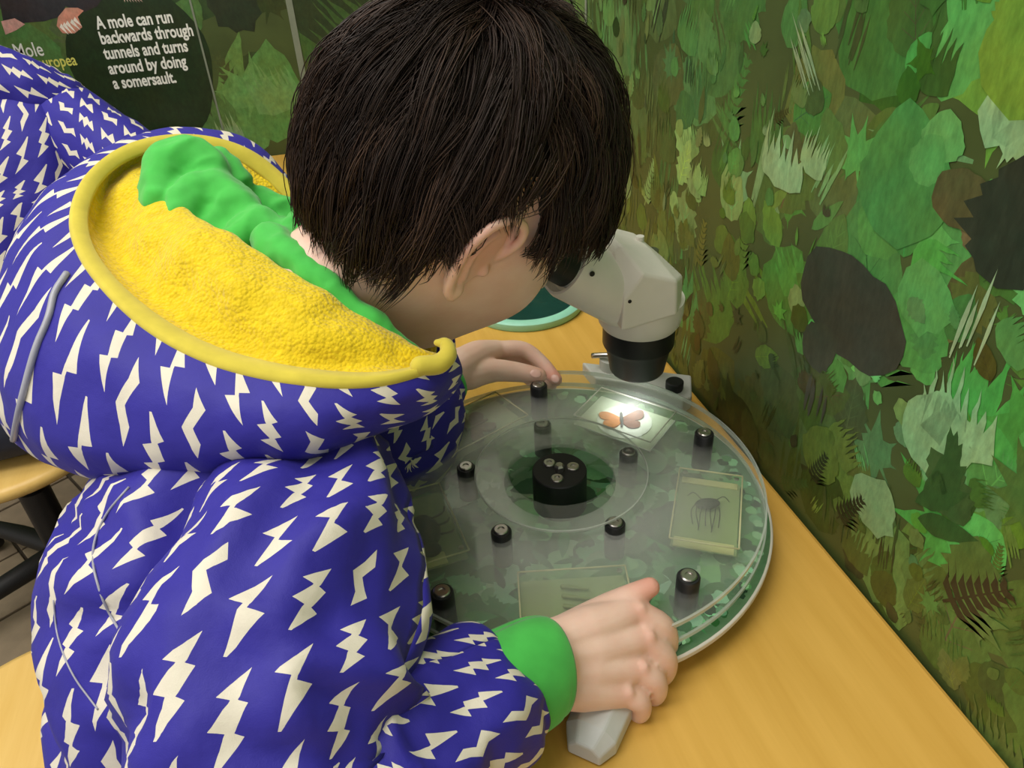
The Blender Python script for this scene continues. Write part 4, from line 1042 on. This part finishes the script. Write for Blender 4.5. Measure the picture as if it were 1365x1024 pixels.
# ---- hood: rim, outer shell, fleece lining
rim = [(604, 462, .470), (586, 484, .460), (545, 500, .448), (490, 510, .440), (425, 510, .436), (350, 500, .438), (275, 478, .444), (205, 440, .455), (150, 392, .470), (112, 340, .490), (100, 290, .512), (118, 240, .538), (160, 204, .565), (215, 187, .588), (275, 187, .606), (330, 204, .618), (375, 238, .625), (420, 290, .625), (480, 360, .622), (550, 410, .61), (600, 440, .60)]
mid = [(606, 480, .478), (590, 505, .466), (552, 525, .452), (498, 542, .442), (430, 553, .432), (345, 550, .428), (255, 532, .430), (165, 500, .438), (98, 455, .450), (52, 390, .474), (42, 325, .505), (66, 262, .545), (120, 212, .582), (190, 181, .610), (270, 176, .632), (335, 194, .646), (385, 240, .652), (430, 310, .652), (490, 390, .648), (555, 440, .635), (605, 460, .62)]
low = [(604, 500, .490), (590, 520, .478), (555, 540, .466), (505, 556, .455), (440, 580, .444), (345, 602, .436), (245, 612, .436), (140, 604, .444), (58, 568, .458), (8, 500, .482), (-4, 415, .520), (22, 335, .566), (80, 275, .605), (160, 240, .634), (250, 230, .655), (330, 250, .668), (390, 300, .672), (440, 370, .67), (500, 440, .665), (560, 480, .65), (605, 490, .635)]
bot = [(600, 512, .502), (588, 530, .492), (556, 548, .484), (510, 564, .478), (450, 592, .474), (350, 622, .472), (250, 634, .474), (150, 634, .480), (70, 618, .492), (22, 580, .515), (14, 520, .550), (45, 440, .590), (110, 380, .622), (190, 340, .645), (270, 330, .66), (340, 340, .668), (400, 380, .67), (450, 430, .668), (510, 480, .66), (560, 505, .65), (600, 510, .64)]
tuck = [(a + (330 - a) * .28, b + (560 - b) * .25, d + .035) for a, b, d in bot]
PG = lambda L: np.array([P(*q) for q in L])
G = gridspline(np.array([PG(rim), PG(mid), PG(low), PG(bot), PG(tuck)]), 8, 12)
G = G[::-1]
N = gridnormals(G); D = np.array([[fbm(p, 16, 3) * .5 + (1 - abs(fbm(p + 5, 9, 2)) * 2) * .3 for p in r] for r in G]); wgt = np.sin(np.linspace(0, pi, G.shape[0]))[:, None]
if ((G - G.mean((0, 1))) * N).sum() < 0: N = -N
hood = gridmesh('hood', G + N * (D * wgt * .010)[..., None], MAT['hoodcloth'], jk, False, .002, (2, .02), (-1, 1))
# lining: from the rim down into the hood and up again to the green collar
in1 = [(598, 474, .474), (580, 482, .468), (540, 492, .462), (490, 494, .456), (430, 488, .452), (360, 474, .454), (290, 448, .462), (225, 408, .474), (172, 360, .492), (140, 315, .512), (136, 275, .530), (152, 238, .552), (190, 212, .574), (235, 202, .590), (280, 206, .604), (325, 222, .614), (366, 254, .620), (412, 304, .620), (474, 372, .617), (545, 420, .605), (596, 448, .595)]
in2 = [(575, 470, .478), (562, 468, .474), (530, 462, .468), (490, 456, .462), (440, 444, .458), (378, 420, .460), (318, 388, .468), (262, 346, .480), (214, 306, .500), (186, 274, .522), (178, 250, .545), (188, 232, .565), (215, 224, .580), (250, 222, .592), (288, 228, .602), (326, 244, .608), (362, 272, .611), (405, 318, .610), (466, 380, .607), (538, 428, .597), (588, 455, .588)]
in3 = [(562, 480, .486), (552, 474, .484), (528, 452, .482), (498, 432, .480), (452, 405, .479), (398, 372, .483), (342, 338, .492), (285, 304, .508), (240, 276, .530), (210, 254, .552), (200, 245, .570), (206, 240, .585), (228, 240, .592), (256, 242, .598), (290, 250, .600), (324, 264, .600), (356, 290, .600), (398, 332, .598), (458, 388, .595), (530, 436, .586), (580, 462, .578)]
dip = lambda L, k: [(a, b, d + k * exp(-((i - 10) / 3.2) ** 2)) for i, (a, b, d) in enumerate(L)]
G = gridspline(np.array([PG(rim), PG(dip(in1, .020)), PG(dip(in2, .012)), PG(in3), PG([(a, b + 26, d + .025) for a, b, d in in3])]), 8, 12)
N = gridnormals(G); D = np.array([[fbm(p, 26, 2) for p in r] for r in G]); wgt = np.sin(np.linspace(0, pi, G.shape[0]))[:, None]
lin_o = gridmesh('hood_lining', G + N * (D * wgt * .006)[..., None], MAT['fleece'], jk, False, .003)
lin_o['label'] = 'yellow fleece lining'
# binding band folded over the rim
ro = spline(PG(rim), 8); ri = spline(PG(in1), 8); rm_ = spline(PG(mid), 8)
din = (ri - ro); din /= np.linalg.norm(din, axis=1)[:, None]; dout = rm_ - ro; dout /= np.linalg.norm(dout, axis=1)[:, None]
upv = -(din + dout); upv /= np.linalg.norm(upv, axis=1)[:, None]
towards = CAM - ro; towards /= np.linalg.norm(towards, axis=1)[:, None]
prof = [(din, .0112, .0004), (din, .0106, .0020), (din, .0050, .0026), (upv, .0006, .0028), (dout, .0026, .0022), (dout, .0032, .0010), (dout, .0030, .0000)]
nrm = np.cross(np.gradient(ro, axis=0), din - dout); nrm /= np.linalg.norm(nrm, axis=1)[:, None]
nrm *= np.sign((nrm * (upv + np.array([0, 0, .3]))).sum(1))[:, None]
G = np.array([ro + a * l + nrm * h for a, l, h in prof])
gridmesh('hood_binding', G, MAT['binding'], jk, False, .0016)['label'] = 'yellow binding band round the hood opening'
# curled end of the binding at the throat
MB().capsule([P(560, 488, .452), P(585, 485, .456), P(597, 472, .460), P(594, 459, .464), P(583, 457, .466)], [.0060, .0062, .0055, .0042, .0022], 12).build('collar_end', MAT['binding'], jk)
# grey piping and seams sewn onto the cloth
from mathutils.bvhtree import BVHTree
dg = bpy.context.evaluated_depsgraph_get()
def sewn(target, pts, r):
    t = BVHTree.FromObject(target, dg); out = []
    for px, py in spline(pts, 8):
        h = t.ray_cast(Vector(CAM) - target.matrix_world.translation, Vector(ray(px, py)).normalized())
        if h[0] is not None: out.append(np.array(h[0]) + np.array(h[1]) * r * .5 * (1 if h[1].dot(Vector(ray(px, py))) < 0 else -1))
    if len(out) > 3: MB().tube(spline(out[::3] + [out[-1]], 3), r, 8).build('piping', MAT['piping'], jk)
dg.update()
sewn(hood, [(90, 366), (74, 392), (66, 425), (48, 470), (32, 530), (20, 585)], .0021)
sewn(jk, [(172, 650), (140, 690), (124, 740), (138, 800), (165, 852), (180, 890)], .0007)
sewn(jk, [(72, 800), (78, 850), (98, 900), (130, 945)], .0005)
# green hoodie: collar round the neck and its bunched hood
mb = MB()
mb.capsule([P(362, 326, .512), P(398, 352, .496), P(440, 382, .487), P(485, 416, .483), P(526, 450, .485), P(554, 478, .490)], [.014, .0110, .0090, .0078, .0068, .006], 14)
mb.capsule([P(380, 338, .520), P(372, 318, .545), P(370, 312, .575), P(392, 312, .598)], [.012, .013, .013, .011], 14)
mb.capsule([P(215, 268, .545), P(222, 232, .556), P(248, 212, .562), P(276, 226, .562), P(282, 252, .556)], [.014, .018, .019, .015, .012], 16)
mb.capsule([P(262, 212, .572), P(292, 222, .578), P(310, 242, .578), P(306, 262, .572)], [.012, .014, .014, .011], 14)
mb.capsule([P(240, 290, .535), P(262, 262, .548), P(292, 258, .553), P(322, 282, .548), P(340, 312, .538)], [.013, .0165, .017, .016, .012], 16)
mb.capsule([P(315, 320, .528), P(336, 300, .535), P(362, 312, .532), P(388, 338, .522)], [.012, .0135, .0135, .011], 14)
mb.capsule([P(322, 282, .588), P(345, 270, .594), P(372, 282, .596), P(395, 302, .596)], [.010, .013, .015, .013], 14)
mb.capsule([P(385, 345, .512), P(400, 310, .535), P(410, 290, .56)], [.012, .013, .012], 14)
mb.capsule([P(230, 290, .560), P(300, 320, .560), P(380, 350, .555)], [.022, .03, .028], 16)
gh = remesh(mb, 'hoodie_hood', .0022, MAT['green'], person, 5)
co = np.array([v.co[:] for v in gh.data.vertices]); nr = np.array([v.normal[:] for v in gh.data.vertices])
co += nr * np.array([[fbm(p, 60, 2) * .0020 + max(-1, 1 - abs(fbm(p + 3, 40, 1)) * 4) * .0014] for p in co])
gh.data.vertices.foreach_set('co', co.ravel()); gh.data.update()
gh['label'] = 'bunched green hoodie hood inside the jacket hood'
# trousers and shoes, under the table
mb = MB()
for s in (-1, 1):
    hip = pel + [0, s * .06, 0]; kn = np.array([-.03, pel[1] + s * .09, .44]); an = np.array([-.04, pel[1] + s * .09, .08])
    mb.capsule([hip, (hip + kn) / 2, kn], [.075, .066, .055], 20); mb.capsule([kn, (kn + an) / 2, an], [.055, .050, .042], 18)
    MB().capsule([an + [-.03, 0, -.045], an + [.03, 0, -.045], an + [.11, 0, -.052]], [.036, .035, .028], 16).build('shoe', MAT['shoe'], person)
mb.capsule([pel + [-.01, -.05, -.0], pel + [-.01, .05, -.0]], [.070, .070], 18)
remesh(mb, 'trousers', .006, MAT['trousers'], person, 3)

# ------------------------------------------------------------------ the second child, behind at the back wall
h2 = Head(P(-135, -20, 1.16), (.55, .80, -.25), (.14, .20, .97), (.82, -.57, 0))
b2 = MB(); h2.skull(b2, 40, 32); h2.ear(b2, 1); h2.ear(b2, -1)
nb2 = h2.w(-.03, -.155, 0); pl2 = np.array([-.575, 1.165, .42])
sp2 = [pl2 + [0, 0, .02], P(25, 400, 1.14), P(22, 230, 1.10)]
b2.capsule([h2.w(-.01, -.05, 0), nb2], [.046, .05], 16); b2.capsule(sp2, [.08, .085, .06], 20); b2.capsule([sp2[2], nb2], [.055, .045], 16)
s2r = P(45, 150, 1.09); e2r = P(215, 250, 1.06); w2r = P(330, 300, 1.16)
s2l = s2r + np.array([-.17, .13, -.02]); e2l = s2l + np.array([.05, .14, -.16]); w2l = e2l + np.array([.16, .05, .02])
for a_, b_, c_ in ((s2r, e2r, w2r), (s2l, e2l, w2l)):
    b2.capsule([sp2[2], a_], [.05, .04], 14); b2.capsule([a_, (a_ + b_) / 2, b_], [.038, .034, .029], 14); b2.capsule([b_, (b_ + c_) / 2, c_], [.029, .026, .02], 14)
    d_ = (c_ - b_) / np.linalg.norm(c_ - b_); sd_ = np.cross(d_, [0, 0, 1]); sd_ /= np.linalg.norm(sd_)
    b2.ell(c_ + d_ * .035, [d_ * .042, sd_ * .030, np.array([0, 0, .014])], 14, 10)
    for k in range(4):
        q = c_ + d_ * .07 + sd_ * (k - 1.5) * .0155; b2.capsule([q, q + d_ * .026 - [0, 0, .006], q + d_ * (.044 - abs(k - 1.4) * .004) - [0, 0, .016]], [.0085, .008, .0066], 10)
    q = c_ + d_ * .03 + sd_ * .026 * (1 if a_ is s2r else -1) * -1; b2.capsule([q, q + d_ * .022 - sd_ * .016 * (1 if a_ is s2r else -1), q + d_ * .045 - sd_ * .020 * (1 if a_ is s2r else -1)], [.011, .009, .007], 10)
for s in (-1, 1):
    hp = pl2 + [0, s * .06, 0]; kn = hp + np.array([.29, .02 * s, .01]); an = kn + np.array([.01, 0, -.36])
    b2.capsule([hp, kn], [.06, .044], 16); b2.capsule([kn, an], [.044, .028], 14); b2.capsule([an, an + [.08, 0, -.04]], [.026, .02], 12)
p2 = remesh(b2, 'person', .0035, MAT['skin'], None, 2)
p2.data.attributes.new('blush', 'FLOAT', 'POINT')
setp(p2, 'second child in the same blue bolt jacket, seen beside the mole lettering', 'person')
hair('hair', h2, p2, 1600, 8, False)
G = limb_loft([pl2 + [0, 0, -.03], pl2 + [0, 0, .06], P(25, 400, 1.14), P(30, 270, 1.10), P(20, 180, 1.10), nb2 + [0, 0, .01]], [(.12, .12), (.13, .13), (.135, .13), (.125, .125), (.09, .10), (.055, .055)], 64, 9, CF)
j2 = gridmesh('jacket', crumple(G, .014, 12, (1, .5), 12), MAT['jacket_far'], p2, True, .003)
G = limb_loft([s2r + [-.03, 0, .0], P(60, 155, 1.08), P(130, 195, 1.06), P(200, 240, 1.055), P(250, 262, 1.08), w2r], [(.045, .045), (.056, .056), (.054, .054), (.052, .05), (.048, .046), (.034, .032)], 48, 8, CF)
gridmesh('sleeve', crumple(G, .008, 15, (1, 1), 4), MAT['jacket_far'], j2, True, .002, (.1, .1))
G = limb_loft([s2l + [.03, 0, 0], s2l, (s2l + e2l) / 2, e2l, (e2l + w2l) / 2, w2l], [(.045, .045), (.055, .055), (.053, .053), (.05, .05), (.045, .045), (.033, .032)], 48, 8, CF)
gridmesh('sleeve', crumple(G, .008, 15, (1, 1), 6), MAT['jacket_far'], j2, True, .002, (.3, .1))
G = limb_loft([P(-150, 150, 1.04), P(-95, 118, 1.02), P(-30, 112, 1.02), P(35, 122, 1.035), P(85, 130, 1.06), P(105, 136, 1.10)], [(.04, .04), (.050, .05), (.052, .052), (.044, .044), (.028, .03), (.010, .012)], 48, 8, CF)
gridmesh('hood', crumple(G, .008, 18, (1, 1), 3), MAT['jacket_far'], j2, True, .002, (.2, .3))
mb = MB()
for s in (-1, 1):
    hp = pl2 + [0, s * .06, 0]; kn = hp + np.array([.29, .02 * s, .01]); an = kn + np.array([.01, 0, -.36])
    mb.capsule([hp, kn], [.075, .055], 16); mb.capsule([kn, an], [.055, .042], 14)
    MB().capsule([an + [-.03, 0, -.03], an + [.1, 0, -.035]], [.036, .028], 14).build('shoe', MAT['shoe'], p2)
remesh(mb, 'trousers', .007, MAT['trousers'], p2, 3)
